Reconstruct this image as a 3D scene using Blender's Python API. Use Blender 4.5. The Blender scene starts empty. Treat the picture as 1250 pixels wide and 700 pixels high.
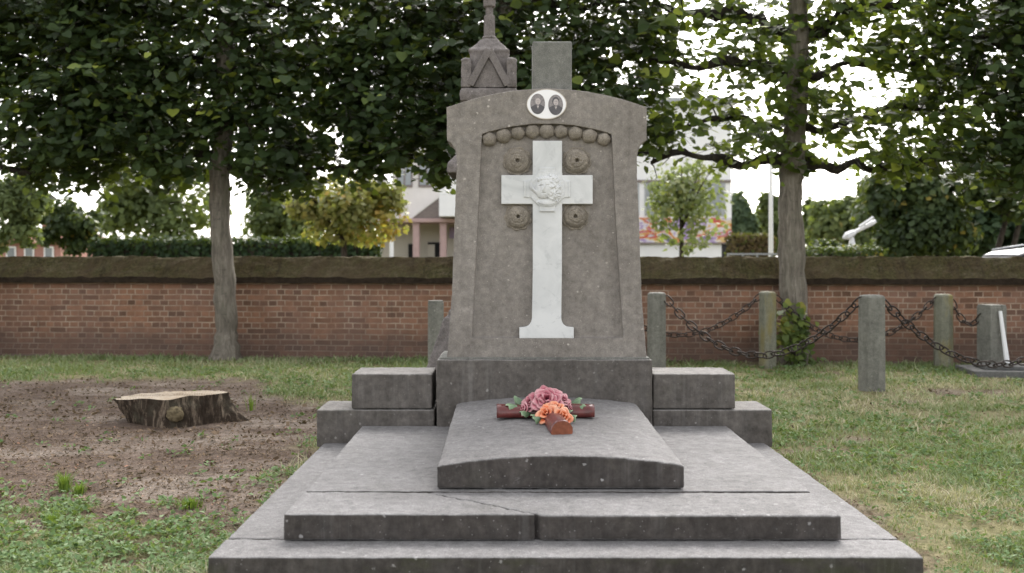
import bpy, bmesh, math, random
import numpy as np
from mathutils import Vector, Matrix, noise as mnoise
R = math.radians
random.seed(7); rng = np.random.default_rng(7)
scene = bpy.context.scene
col = scene.collection
F, HX, HY, CAMZ = 1250.0, 620.5, 314.0, 1.3
def P(px, py, D):                       # survey helper: reading of the photograph -> metres at a given distance
    return Vector(((px-HX)/F*D, D, CAMZ-(py-HY)/F*D))
def PX(px, D): return (px-HX)/F*D
def PZ(py, D): return CAMZ-(py-HY)/F*D

# ------------------------------------------------------------------ materials
def mat(name):
    m = bpy.data.materials.new(name); m.use_nodes = True
    nt = m.node_tree; nt.nodes.clear()
    out = nt.nodes.new('ShaderNodeOutputMaterial')
    return m, nt, out
def N(nt, typ, **kw):
    n = nt.nodes.new(typ)
    for k, v in kw.items():
        if k in n.inputs.keys(): n.inputs[k].default_value = v
        else: setattr(n, k, v)
    return n
def L(nt, a, b): nt.links.new(a, b)
def ramp(nt, fac, stops):
    r = nt.nodes.new('ShaderNodeValToRGB')
    cr = r.color_ramp
    while len(cr.elements) < len(stops): cr.elements.new(0.5)
    for e, (p, c) in zip(cr.elements, stops):
        e.position = p
        if not hasattr(c, '__len__'): c = (c, c, c)
        e.color = (*c, 1)
    L(nt, fac, r.inputs['Fac']); return r.outputs['Color']
def noise(nt, vec, scale, detail=6, rough=.6, dist=0):
    n = nt.nodes.new('ShaderNodeTexNoise'); n.inputs['Scale'].default_value = scale
    n.inputs['Detail'].default_value = detail; n.inputs['Roughness'].default_value = rough
    n.inputs['Distortion'].default_value = dist
    if vec is not None: L(nt, vec, n.inputs['Vector'])
    return n.outputs['Fac']
def mix(nt, fac, a, b, typ='MIX'):
    m = nt.nodes.new('ShaderNodeMix'); m.data_type = 'RGBA'; m.blend_type = typ
    for sock, v in ((m.inputs[0], fac), (m.inputs[6], a), (m.inputs[7], b)):
        if hasattr(v, 'is_linked') or isinstance(v, bpy.types.NodeSocket): L(nt, v, sock)
        elif isinstance(v, (int, float)) : sock.default_value = v
        else: sock.default_value = (*v, 1)
    return m.outputs[2]
def scaled(nt, vec, s):
    m = nt.nodes.new('ShaderNodeMapping'); m.inputs['Scale'].default_value = s
    L(nt, vec, m.inputs['Vector']); return m.outputs['Vector']
def pos(nt):
    return nt.nodes.new('ShaderNodeNewGeometry').outputs['Position']
def bsdf(nt, out, color, rough=.8, bump=None, bstr=.3, bdist=.01, spec=.3, metal=0):
    b = nt.nodes.new('ShaderNodeBsdfPrincipled')
    if isinstance(color, bpy.types.NodeSocket): L(nt, color, b.inputs['Base Color'])
    else: b.inputs['Base Color'].default_value = (*color, 1)
    if isinstance(rough, bpy.types.NodeSocket): L(nt, rough, b.inputs['Roughness'])
    else: b.inputs['Roughness'].default_value = rough
    b.inputs['Specular IOR Level'].default_value = spec; b.inputs['Metallic'].default_value = metal
    if bump is not None:
        bp = nt.nodes.new('ShaderNodeBump'); bp.inputs['Strength'].default_value = bstr
        bp.inputs['Distance'].default_value = bdist
        L(nt, bump, bp.inputs['Height']); L(nt, bp.outputs['Normal'], b.inputs['Normal'])
    L(nt, b.outputs[0], out.inputs['Surface']); return b
def simple(name, c, rough=.6, spec=.3, var=.25, scale=12, metal=0, bstr=.15):
    m, nt, out = mat(name); p = pos(nt)
    n = noise(nt, p, scale, 6)
    c = Vector(c)
    cc = ramp(nt, n, [(.25, tuple(c*(1-var))), (.75, tuple(c*(1+var)))])
    bsdf(nt, out, cc, rough, n, bstr, .01, spec, metal); return m

def stone(name, a, b, speck=.5, dark=.5, lichen=None, crust=None, moss=None, grain=.6):
    """weathered bluestone: fine grain, rain streaks, black crust patches, pale lichen dots, chipped white scars"""
    m, nt, out = mat(name); p = pos(nt)
    n1 = noise(nt, p, 1.7, 10, .68, .3); n2 = noise(nt, p, 22, 10, .7); n3 = noise(nt, p, 190, 5, .7)
    base = mix(nt, ramp(nt, n1, [(.3, 0), (.72, 1)]), a, b)
    base = mix(nt, .5, base, ramp(nt, n2, [(.3, .22), (.7, .8)]), 'OVERLAY')
    base = mix(nt, grain, base, ramp(nt, n3, [(.32, .12), (.68, .88)]), 'OVERLAY')
    fm = None
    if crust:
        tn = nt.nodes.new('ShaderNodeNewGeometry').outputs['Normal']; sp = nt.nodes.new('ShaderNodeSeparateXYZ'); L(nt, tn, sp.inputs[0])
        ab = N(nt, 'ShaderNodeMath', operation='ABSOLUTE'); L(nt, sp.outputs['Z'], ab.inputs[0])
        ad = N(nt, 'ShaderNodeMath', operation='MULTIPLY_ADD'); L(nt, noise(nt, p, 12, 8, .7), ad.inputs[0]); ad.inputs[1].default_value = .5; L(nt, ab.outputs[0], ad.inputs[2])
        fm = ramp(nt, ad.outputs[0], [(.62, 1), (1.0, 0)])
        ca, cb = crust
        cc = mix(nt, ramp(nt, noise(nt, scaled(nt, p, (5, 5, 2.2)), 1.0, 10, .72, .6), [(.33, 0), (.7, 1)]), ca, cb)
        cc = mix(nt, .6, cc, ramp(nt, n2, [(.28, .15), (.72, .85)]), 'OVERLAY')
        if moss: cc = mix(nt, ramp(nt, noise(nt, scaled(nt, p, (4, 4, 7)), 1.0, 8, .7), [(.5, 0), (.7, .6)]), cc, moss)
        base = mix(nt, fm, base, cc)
    st = noise(nt, scaled(nt, p, (13, 13, .9)), 1.0, 8, .65, .4)
    base = mix(nt, ramp(nt, st, [(.52, 0), (.8, dark)]), base, tuple(Vector(a)*.45))
    run = noise(nt, scaled(nt, p, (26, 26, .7)), 1.0, 7, .7, .2)
    base = mix(nt, mix(nt, 1, ramp(nt, run, [(.5, 0), (.7, .24)]), ramp(nt, noise(nt, p, 1.9, 4), [(.42, 0), (.6, 1)]), 'MULTIPLY'), base, tuple(Vector(b)*1.25))
    grn = noise(nt, p, 2.7, 9, .72, .5)
    base = mix(nt, ramp(nt, grn, [(.56, 0), (.74, .22)]), base, (.10,.098,.07))
    blot = noise(nt, p, 8.5, 10, .76, .8)
    base = mix(nt, ramp(nt, blot, [(.58, 0), (.70, dark)]), base, tuple(Vector(a)*.42))
    def dots(sc, r0, gate_sc, g0, amount, colr):
        v = nt.nodes.new('ShaderNodeTexVoronoi'); v.inputs['Scale'].default_value = sc; L(nt, p, v.inputs['Vector'])
        wob = N(nt, 'ShaderNodeMath', operation='MULTIPLY_ADD'); L(nt, noise(nt, p, sc*3.2, 6, .75), wob.inputs[0]); wob.inputs[1].default_value = .5; L(nt, v.outputs['Distance'], wob.inputs[2])
        d = ramp(nt, wob.outputs[0], [(r0, 1), (r0+.06, 0)])
        g = ramp(nt, noise(nt, p, gate_sc, 5), [(g0, 0), (g0+.1, amount)])
        return mix(nt, mix(nt, 1.0, d, g, 'MULTIPLY'), base, colr)
    base = dots(15, .312, 3.1, .45, speck, tuple(min(.55, x*1.9) for x in b))
    base = dots(42, .312, 4.3, .43, speck*.9, tuple(min(.5, x*1.7) for x in b))
    pale = noise(nt, p, 6.7, 11, .8, 1.6)
    base = mix(nt, ramp(nt, pale, [(.6, 0), (.74, speck*.6)]), base, tuple(min(.5, x*1.6) for x in b))
    if lichen:
        ln = noise(nt, scaled(nt, p, (6, 6, 1.5)), 1.0, 7, .65)
        base = mix(nt, ramp(nt, ln, [(.46, 0), (.66, .8)]), base, lichen)
    h = mix(nt, .5, n2, n3)
    bsdf(nt, out, base, .84, h, .5, .007, .22)
    return m

M = {}
M['stele'] = stone('stele_stone', (.182,.164,.148), (.256,.234,.214), .9, .36, grain=.3)
M['panel'] = M['stele']
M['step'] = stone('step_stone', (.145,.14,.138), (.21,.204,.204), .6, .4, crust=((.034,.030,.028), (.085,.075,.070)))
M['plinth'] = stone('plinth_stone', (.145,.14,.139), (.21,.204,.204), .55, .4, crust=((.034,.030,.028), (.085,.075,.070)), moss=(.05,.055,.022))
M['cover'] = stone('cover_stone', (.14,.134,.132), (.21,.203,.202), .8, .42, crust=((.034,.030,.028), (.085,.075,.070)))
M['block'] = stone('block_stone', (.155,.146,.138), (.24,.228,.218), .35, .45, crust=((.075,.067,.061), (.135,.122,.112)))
M['carve'] = stone('carved_stone', (.18,.158,.13), (.27,.24,.205), .4, .35)
M['oldstone'] = stone('spire_stone', (.115,.102,.097), (.2,.18,.172), .7, .5)
M['stub'] = stone('stub_stone', (.13,.13,.12), (.19,.19,.175), .3, .35)
M['post'] = stone('post_stone', (.125,.125,.108), (.215,.21,.185), .7, .6)
M['post_lichen'] = stone('post_lichen_stone', (.12,.12,.09), (.2,.2,.155), .3, .4, (.21,.17,.05))
M['crust'] = stone('crusted_stone_edge', (.036,.032,.030), (.075,.067,.063), .8, .6)
M['crust_block'] = stone('crusted_block_face', (.088,.079,.072), (.145,.132,.122), .5, .5)
M['kerb'] = stone('kerb_dark', (.09,.09,.088), (.15,.148,.145), .4, .4)

def marble():
    m, nt, out = mat('white_marble'); p = pos(nt)
    n = noise(nt, p, 3.2, 8, .6, 1.5); n2 = noise(nt, p, 26, 6, .6)
    c = ramp(nt, n, [(.3, (.5,.51,.515)), (.6, (.64,.645,.65))])
    c = mix(nt, ramp(nt, noise(nt, p, 6, 10, .72, 3), [(.56, 0), (.64, .5), (.7, .15)]), c, (.42,.43,.44))
    bsdf(nt, out, c, .55, n2, .12, .003, .4); return m
M['marble'] = marble()

def brick():
    m, nt, out = mat('old_brick')
    tc = nt.nodes.new('ShaderNodeTexCoord')
    sep = nt.nodes.new('ShaderNodeSeparateXYZ'); L(nt, tc.outputs['Object'], sep.inputs[0])
    wz = noise(nt, tc.outputs['Object'], 2.2, 3)
    mz = N(nt, 'ShaderNodeMath', operation='MULTIPLY_ADD'); L(nt, wz, mz.inputs[0]); mz.inputs[1].default_value = .022; L(nt, sep.outputs['Z'], mz.inputs[2])
    wx = N(nt, 'ShaderNodeMath', operation='MULTIPLY_ADD'); L(nt, noise(nt, tc.outputs['Object'], 3.1, 4), wx.inputs[0]); wx.inputs[1].default_value = .05; L(nt, sep.outputs['X'], wx.inputs[2])
    cmb = nt.nodes.new('ShaderNodeCombineXYZ'); L(nt, wx.outputs[0], cmb.inputs[0]); L(nt, mz.outputs[0], cmb.inputs[1])
    RH = .0735
    def bt(w, off):
        mp = nt.nodes.new('ShaderNodeMapping'); mp.inputs['Location'].default_value = (off,0,0); L(nt, cmb.outputs[0], mp.inputs['Vector'])
        b = nt.nodes.new('ShaderNodeTexBrick'); L(nt, mp.outputs[0], b.inputs['Vector'])
        b.offset = 0; b.inputs['Scale'].default_value = 1; b.inputs['Brick Width'].default_value = w
        b.inputs['Row Height'].default_value = RH; b.inputs['Mortar Size'].default_value = .0085
        b.inputs['Mortar Smooth'].default_value = .25
        b.inputs['Color1'].default_value = (0,0,0,1); b.inputs['Color2'].default_value = (1,1,1,1)
        b.inputs['Mortar'].default_value = (.5,.5,.5,1); return b
    b1, b2 = bt(.228, .031), bt(.114, .088)
    dv = N(nt, 'ShaderNodeMath', operation='DIVIDE'); L(nt, mz.outputs[0], dv.inputs[0]); dv.inputs[1].default_value = RH*2
    fr = N(nt, 'ShaderNodeMath', operation='FRACT'); L(nt, dv.outputs[0], fr.inputs[0])
    gt = N(nt, 'ShaderNodeMath', operation='GREATER_THAN'); L(nt, fr.outputs[0], gt.inputs[0]); gt.inputs[1].default_value = .5
    tone = mix(nt, gt.outputs[0], b1.outputs['Color'], b2.outputs['Color'])
    mort = mix(nt, gt.outputs[0], b1.outputs['Fac'], b2.outputs['Fac'])
    o = tc.outputs['Object']
    c = ramp(nt, tone, [(0, (.12,.070,.048)), (.35, (.20,.108,.069)), (.7, (.26,.138,.088)), (1, (.17,.098,.069))])
    c = mix(nt, .5, c, ramp(nt, noise(nt, o, 9, 8, .7), [(.25, .2), (.75, .8)]), 'OVERLAY')
    c = mix(nt, ramp(nt, noise(nt, o, 1.3, 5, .6), [(.4, 0), (.7, .45)]), c, (.2,.13,.11))
    mc = ramp(nt, noise(nt, o, 3.5, 6, .6), [(.3, (.26,.2,.155)), (.7, (.44,.35,.27))])
    mf = mix(nt, 1, mort, ramp(nt, noise(nt, o, 4.1, 5), [(.35, .2), (.58, .9)]), 'MULTIPLY')
    c = mix(nt, mf, c, mc)
    # damp grime along the foot of the wall, ragged upper edge
    zz = N(nt, 'ShaderNodeMath', operation='MULTIPLY_ADD'); L(nt, noise(nt, o, 1.1, 6, .65), zz.inputs[0]); zz.inputs[1].default_value = .5; L(nt, sep.outputs['Z'], zz.inputs[2])
    c = mix(nt, ramp(nt, zz.outputs[0], [(.42, .62), (.66, 0)]), c, (.09,.066,.056))
    c = mix(nt, ramp(nt, noise(nt, scaled(nt, o, (6,6,.9)), 1, 6, .6), [(.6, 0), (.75, .5)]), c, (.06,.045,.04))
    inv = N(nt, 'ShaderNodeInvert'); L(nt, mort, inv.inputs['Color'])
    h = mix(nt, .3, inv.outputs[0], noise(nt, o, 60, 5))
    bsdf(nt, out, c, .9, h, .6, .01, .15); return m
M['brick'] = brick()

def moss():
    m, nt, out = mat('mossy_coping'); p = pos(nt)
    n = noise(nt, p, 4.2, 11, .78); n2 = noise(nt, p, 34, 8, .75)
    c = ramp(nt, n, [(.28, (.035,.026,.016)), (.45, (.085,.066,.036)), (.56, (.075,.07,.03)), (.66, (.14,.115,.075)), (.8, (.2,.165,.12))])
    c = mix(nt, .85, c, ramp(nt, n2, [(.3, .08), (.7, .92)]), 'OVERLAY')
    c = mix(nt, ramp(nt, noise(nt, p, 11, 10, .78, 1), [(.55, 0), (.68, .7)]), c, (.2,.165,.125))
    c = mix(nt, ramp(nt, noise(nt, scaled(nt, p, (9,2,1.5)), 1, 9, .75), [(.5, 0), (.66, .75)]), c, (.035,.026,.017))
    c = mix(nt, ramp(nt, noise(nt, p, 1.1, 5, .6), [(.42, 0), (.66, .5)]), c, (.12,.092,.06))
    bsdf(nt, out, c, .95, n2, .9, .03, .1); return m
M['moss'] = moss()

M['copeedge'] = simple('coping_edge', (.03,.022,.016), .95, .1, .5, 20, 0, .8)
def leafmat(name, stops, trans=.35, rough=.5, spec=.35):
    m, nt, out = mat(name)
    at = nt.nodes.new('ShaderNodeAttribute'); at.attribute_name = 'rnd'
    c = ramp(nt, at.outputs['Fac'], stops)
    b = nt.nodes.new('ShaderNodeBsdfPrincipled'); L(nt, c, b.inputs['Base Color'])
    b.inputs['Roughness'].default_value = rough; b.inputs['Specular IOR Level'].default_value = spec
    t = nt.nodes.new('ShaderNodeBsdfTranslucent')
    tcol = mix(nt, .6, c, (.22,.28,.03)); tc2 = mix(nt, 1, tcol, (1.0,1.0,.8), 'MULTIPLY')
    L(nt, tc2, t.inputs['Color'])
    ms = nt.nodes.new('ShaderNodeMixShader'); ms.inputs[0].default_value = trans
    L(nt, b.outputs[0], ms.inputs[1]); L(nt, t.outputs[0], ms.inputs[2]); L(nt, ms.outputs[0], out.inputs['Surface'])
    return m
M['linden'] = leafmat('linden_leaf', [(0, (.014,.025,.010)), (.5, (.03,.052,.018)), (.86, (.055,.086,.026)), (.95, (.1,.14,.03)), (1, (.24,.28,.05))], .3, .48, .25)
M['linden_thin'] = leafmat('linden_leaf_thin', [(0, (.022,.038,.012)), (.5, (.05,.082,.024)), (.8, (.09,.135,.035)), (.93, (.16,.21,.045)), (1, (.32,.37,.06))], .55, .5, .22)
M['olive'] = leafmat('yellowing_leaf', [(0, (.13,.145,.05)), (.45, (.27,.26,.09)), (.75, (.4,.34,.1)), (1, (.52,.31,.07))], .5)
M['airy'] = leafmat('pale_leaf', [(0, (.12,.15,.075)), (.6, (.2,.24,.11)), (1, (.34,.33,.13))], .45)
M['far'] = leafmat('far_leaf', [(0, (.08,.105,.05)), (.6, (.14,.18,.075)), (.9, (.2,.23,.09)), (1, (.3,.27,.1))], .42, .7, .15)
M['thuja'] = leafmat('conifer_leaf', [(0, (.05,.08,.05)), (1, (.11,.155,.09))], .3, .7, .15)
M['bush'] = leafmat('dark_bush_leaf', [(0, (.022,.036,.016)), (.6, (.048,.076,.028)), (.93, (.09,.12,.04)), (1, (.3,.24,.05))], .3, .55, .25)
M['hedge'] = leafmat('hedge_leaf', [(0, (.012,.026,.012)), (1, (.03,.055,.02))], .15, .6, .2)
M['hedgebrown'] = leafmat('brown_hedge_leaf', [(0, (.07,.05,.025)), (.7, (.12,.085,.045)), (1, (.1,.13,.04))], .2, .7, .15)
M['vine'] = leafmat('vine_leaf', [(0, (.05,.085,.02)), (.5, (.11,.15,.03)), (1, (.32,.26,.05))], .35)
M['grass'] = leafmat('grass_blade', [(0, (.12,.175,.07)), (.4, (.215,.265,.13)), (.6, (.31,.33,.195)), (.76, (.44,.40,.27)), (1, (.54,.47,.35))], .25, .6, .2)
M['clover'] = leafmat('weed_leaf', [(0, (.06,.115,.045)), (.55, (.135,.215,.09)), (1, (.25,.32,.18))], .3, .7, .15)
M['tuft'] = leafmat('tuft_blade', [(0, (.09,.17,.025)), (1, (.2,.3,.06))], .3, .5, .3)
M['litter'] = leafmat('litter_chip', [(0, (.05,.034,.022)), (.4, (.12,.082,.055)), (.75, (.2,.145,.10)), (.97, (.34,.27,.2)), (1, (.3,.1,.06))], .05, .9, .1)

def bark(name, a, b, sc=1):
    m, nt, out = mat(name); p = pos(nt)
    n = noise(nt, scaled(nt, p, (22*sc, 22*sc, 4*sc)), 1, 8, .7, .6); n2 = noise(nt, p, 4, 6, .6); n3 = noise(nt, p, 90, 4)
    c = ramp(nt, n, [(.3, tuple(Vector(a)*.5)), (.5, a), (.7, b)])
    c = mix(nt, ramp(nt, n2, [(.5, 0), (.75, .4)]), c, (.15,.15,.11))
    c = mix(nt, ramp(nt, noise(nt, scaled(nt, p, (5, 5, 26)), 1, 7, .7, .4), [(.58, 0), (.7, .75)]), c, tuple(Vector(a)*.35))
    c = mix(nt, ramp(nt, noise(nt, p, 9, 9, .75, .6), [(.6, 0), (.72, .8)]), c, tuple(Vector(a)*.3))
    h = mix(nt, .25, n, n3)
    bsdf(nt, out, c, .92, h, 1.0, .03, .15); return m
M['bark'] = bark('linden_bark', (.17,.15,.125), (.29,.26,.22))
M['limb'] = bark('limb_bark', (.035,.03,.026), (.07,.06,.05))
M['barkdark'] = bark('dark_bark', (.05,.04,.032), (.09,.075,.06))
M['stumpbark'] = bark('stump_bark', (.045,.033,.024), (.28,.22,.165), 1.0)
def cutwood():
    m, nt, out = mat('cut_wood'); tc = nt.nodes.new('ShaderNodeTexCoord'); o = tc.outputs['Object']
    w = nt.nodes.new('ShaderNodeTexWave'); w.wave_type = 'RINGS'; w.rings_direction = 'Z'
    w.inputs['Scale'].default_value = 14; w.inputs['Distortion'].default_value = 3; w.inputs['Detail'].default_value = 3
    L(nt, o, w.inputs['Vector'])
    c = ramp(nt, w.outputs['Fac'], [(0, (.33,.275,.21)), (1, (.47,.405,.325))])
    c = mix(nt, ramp(nt, noise(nt, o, 3, 6, .6), [(.4, 0), (.7, .6)]), c, (.3,.2,.12))
    bsdf(nt, out, c, .85, noise(nt, o, 30, 6), .5, .01, .15); return m
M['cutwood'] = cutwood()
M['knot'] = simple('sawn_knot', (.13,.105,.065), .95, .1, .75, 26, 0, .9)
M['chain'] = simple('rusty_chain', (.035,.026,.022), .7, .4, .5, 40, .3)
M['maroon'] = simple('glazed_maroon', (.105,.022,.02), .3, .5, .45, 22)
M['clay'] = simple('bare_clay', (.2,.07,.04), .8, .2, .35, 40)
def petal(name, a, b, c3):
    m, nt, out = mat(name)
    at = nt.nodes.new('ShaderNodeAttribute'); at.attribute_name = 'rnd'
    c = ramp(nt, at.outputs['Fac'], [(0, a), (.55, b), (1, c3)])
    n = noise(nt, pos(nt), 60, 4)
    c = mix(nt, .4, c, ramp(nt, n, [(.3, .25), (.7, .75)]), 'OVERLAY')
    bsdf(nt, out, c, .38, n, .2, .003, .45); return m
M['rose'] = petal('glazed_rose', (.07,.012,.022), (.32,.065,.095), (.6,.33,.35))
M['orange'] = petal('glazed_orange', (.36,.045,.02), (.6,.15,.055), (.7,.38,.25))
M['leafglaze'] = petal('glazed_leaf', (.06,.11,.06), (.18,.27,.15), (.42,.5,.35))
M['porcelain'] = simple('porcelain', (.78,.77,.78), .25, .5, .03, 6, 0, .02)
M['portrait'] = simple('portrait_ground', (.2,.18,.18), .3, .5, .5, 60)
M['portrait_dark'] = simple('portrait_clothes', (.055,.05,.055), .3, .5, .3, 60)
M['portrait_skin'] = simple('portrait_face', (.42,.37,.36), .3, .5, .2, 60)
M['portrait_rim'] = simple('plaque_rim', (.45,.4,.34), .35, .5, .2, 30)
M['white'] = simple('white_paint', (.75,.75,.76), .5, .3, .04, 3)
M['render'] = simple('pale_render', (.66,.63,.61), .8, .2, .06, 2)
M['cream'] = simple('cream_panel', (.52,.49,.44), .8, .2, .06, 2)
M['pinkstone'] = simple('pink_column', (.42,.3,.29), .7, .2, .1, 5)
M['slate'] = simple('slate_gable', (.2,.17,.16), .8, .2, .2, 12)
M['glass'] = simple('window_glass', (.2,.22,.235), .15, .6, .2, .6)
M['dark'] = simple('dark_opening', (.02,.02,.022), .8, .2, .2, 3)
M['black'] = simple('black_paint', (.02,.02,.025), .5, .3, .2, 3)
M['grey'] = simple('grey_metal', (.3,.31,.32), .45, .4, .1, 6, .4)
M['rooftile'] = simple('red_roof_tile', (.3,.13,.1), .85, .2, .25, 8)
M['pinkwall'] = simple('pink_brick_house', (.33,.18,.15), .9, .2, .15, 6)
M['lilac'] = simple('lilac_panel', (.36,.3,.45), .7, .2, .1, 3)
def mural():
    m, nt, out = mat('mural_paint'); p = pos(nt)
    n = noise(nt, scaled(nt, p, (.9, 1, 1.9)), 1.0, 3.5, .6, 1.2)
    c = ramp(nt, n, [(.26, (.22,.16,.34)), (.36, (.5,.48,.55)), (.43, (.42,.06,.06)), (.47, (.5,.17,.08)), (.5, (.55,.4,.14)), (.54, (.6,.58,.62)), (.62, (.3,.2,.42)), (.7, (.1,.12,.14))])
    for e in c.node.color_ramp.elements: pass
    c.node.color_ramp.interpolation = 'EASE'
    bsdf(nt, out, c, .7, None); return m
M['mural'] = mural()
M['carpaint'] = simple('silver_car_paint', (.3,.3,.31), .4, .4, .03, 2, .3, 0)
M['tyre'] = simple('tyre_rubber', (.02,.02,.02), .85, .2, .1, 10)
M['asphalt'] = simple('asphalt', (.05,.05,.052), .9, .2, .2, 30)
M['tail'] = simple('lamp_red', (.25,.01,.01), .2, .5, .1, 10)
M['headlight'] = simple('lamp_clear', (.6,.62,.65), .15, .6, .05, 10)
M['paving'] = simple('path_paving', (.26,.25,.24), .9, .2, .15, 5)

# ------------------------------------------------------------------ mesh helpers
CL = {}
def cloud(sc):
    if sc not in CL:
        t = bpy.data.textures.new('wear_clouds', 'CLOUDS'); t.noise_scale = sc; t.noise_depth = 4; t.noise_type = 'HARD_NOISE' if sc > .05 else 'SOFT_NOISE'; CL[sc] = t
    return CL[sc]
class MB:
    def __init__(s): s.v = []; s.f = []; s.m = []
    def add(s, vs, fs, mi=0):
        o = len(s.v); s.v += [tuple(v) for v in vs]; s.f += [tuple(i+o for i in f) for f in fs]; s.m += [mi]*len(fs); return s
    def box(s, x0, x1, y0, y1, z0, z1, mi=0, rz=0):
        vs = [(x,y,z) for z in (z0,z1) for x,y in ((x0,y0),(x1,y0),(x1,y1),(x0,y1))]
        if rz:
            cx, cy = (x0+x1)/2, (y0+y1)/2; c, q = math.cos(rz), math.sin(rz)
            vs = [(cx+(x-cx)*c-(y-cy)*q, cy+(x-cx)*q+(y-cy)*c, z) for x,y,z in vs]
        return s.add(vs, [(3,2,1,0),(4,5,6,7),(0,1,5,4),(1,2,6,5),(2,3,7,6),(3,0,4,7)], mi)
    def prism_y(s, poly, y0, y1, mi=0):            # poly in (x,z), counter-clockwise seen from -Y
        n = len(poly)
        vs = [(x,y0,z) for x,z in poly]+[(x,y1,z) for x,z in poly]
        fs = [tuple(range(n)), tuple(range(2*n-1, n-1, -1))]+[(i, i+n, (i+1)%n+n, (i+1)%n) for i in range(n)]
        return s.add(vs, fs, mi)
    def prism_x(s, poly, x0, x1, mi=0):            # poly in (y,z)
        n = len(poly)
        vs = [(x0,y,z) for y,z in poly]+[(x1,y,z) for y,z in poly]
        fs = [tuple(range(n-1,-1,-1)), tuple(range(n, 2*n))]+[(i, (i+1)%n, (i+1)%n+n, i+n) for i in range(n)]
        return s.add(vs, fs, mi)
    def prism_z(s, poly, z0, z1, mi=0):
        n = len(poly)
        vs = [(x,y,z0) for x,y in poly]+[(x,y,z1) for x,y in poly]
        fs = [tuple(range(n-1,-1,-1)), tuple(range(n, 2*n))]+[(i, (i+1)%n, (i+1)%n+n, i+n) for i in range(n)]
        return s.add(vs, fs, mi)
    def tube(s, pts, rad, seg=10, mi=0, wob=0, cap=True, seed=0):
        pts = [Vector(p) for p in pts]; n = len(pts); rings = []
        up = Vector((0,0,1))
        for i, p in enumerate(pts):
            d = (pts[min(i+1,n-1)]-pts[max(i-1,0)]).normalized()
            a = d.cross(Vector((0,1,0)) if abs(d.y) < .9 else Vector((1,0,0))).normalized(); b = d.cross(a)
            r = rad[i] if hasattr(rad, '__len__') else rad
            ring = []
            for k in range(seg):
                t = 2*math.pi*k/seg; v = a*math.cos(t)+b*math.sin(t); q = p+v*r
                if wob: q = p+v*r*(1+wob*mnoise.noise(q*5.0/max(r*8,.4)+Vector((seed,0,0))))
                ring.append(q)
            rings.append(ring)
        vs = [v for r_ in rings for v in r_]; fs = []
        for i in range(n-1):
            for k in range(seg):
                a_, b_ = i*seg+k, i*seg+(k+1)%seg
                fs.append((a_, b_, b_+seg, a_+seg))
        if cap: fs += [tuple(range(seg-1,-1,-1)), tuple(range((n-1)*seg, n*seg))]
        return s.add(vs, fs, mi)
    def lathe(s, prof, cx, cy, seg=24, mi=0, rot=0, sx=1, sy=1):   # prof [(r,z)...] bottom to top
        vs = []; n = len(prof)
        for r, z in prof:
            for k in range(seg):
                t = 2*math.pi*k/seg+rot; vs.append((cx+r*math.cos(t)*sx, cy+r*math.sin(t)*sy, z))
        fs = [(i*seg+k, i*seg+(k+1)%seg, (i+1)*seg+(k+1)%seg, (i+1)*seg+k) for i in range(n-1) for k in range(seg)]
        fs += [tuple(range(seg-1,-1,-1)), tuple(range((n-1)*seg, n*seg))]
        return s.add(vs, fs, mi)
    def sphere(s, c, r, mi=0, seg=16, rings=10, fn=None):
        vs = []; cx, cy, cz = c
        rx, ry, rz = r if hasattr(r, '__len__') else (r,r,r)
        for i in range(1, rings):
            ph = math.pi*i/rings
            for k in range(seg):
                t = 2*math.pi*k/seg; d = Vector((math.sin(ph)*math.cos(t), math.sin(ph)*math.sin(t), math.cos(ph)))
                g = fn(d) if fn else 1
                vs.append((cx+d.x*rx*g, cy+d.y*ry*g, cz+d.z*rz*g))
        vs += [(cx,cy,cz+rz), (cx,cy,cz-rz)]; T = len(vs)-2
        fs = [(i*seg+k, (i+1)*seg+k, (i+1)*seg+(k+1)%seg, i*seg+(k+1)%seg) for i in range(rings-2) for k in range(seg)]
        fs += [(T, k, (k+1)%seg) for k in range(seg)]
        o = (rings-2)*seg
        fs += [(T+1, o+(k+1)%seg, o+k) for k in range(seg)]
        return s.add(vs, fs, mi)
    def build(s, name, mats, parent=None, label=None, bevel=0, smooth=False, rnd=None, seg=2, flat_angle=40, rough=None):
        me = bpy.data.meshes.new(name)
        off = parent_world(parent)
        me.from_pydata([(v[0]-off.x, v[1]-off.y, v[2]-off.z) for v in s.v], [], s.f)
        for m in (mats if isinstance(mats, (list,tuple)) else [mats]): me.materials.append(m)
        me.polygons.foreach_set('material_index', s.m)
        if smooth: me.polygons.foreach_set('use_smooth', [True]*len(s.f))
        me.update()
        if rnd is not None:
            a = me.attributes.new('rnd', 'FLOAT', 'POINT'); a.data.foreach_set('value', rnd)
        bm = bmesh.new(); bm.from_mesh(me); bmesh.ops.recalc_face_normals(bm, faces=bm.faces); bm.to_mesh(me); bm.free()
        o = bpy.data.objects.new(name, me); col.objects.link(o)
        if parent: o.parent = parent
        if label: o['label'] = label
        if bevel:
            b = o.modifiers.new('edge', 'BEVEL'); b.width = bevel; b.segments = seg; b.limit_method = 'ANGLE'; b.angle_limit = R(flat_angle)
            b.harden_normals = False
        if rough:                                   # worn, slightly uneven stone: remesh and push with two scales of noise
            vox, s1, s2 = rough
            rm = o.modifiers.new('grain', 'REMESH'); rm.mode = 'VOXEL'; rm.voxel_size = vox; rm.use_smooth_shade = True
            for sc, st in ((.018, s1), (.11, s2)):
                d = o.modifiers.new('wear', 'DISPLACE'); d.texture = cloud(sc); d.strength = st; d.mid_level = .5; d.texture_coords = 'OBJECT'; d.texture_coords_object = None
                d.texture_coords = 'LOCAL'
        return o
WORLD = {}
def parent_world(p):
    v = Vector((0,0,0))
    while p is not None: v = v+p.location; p = p.parent
    return v
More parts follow.
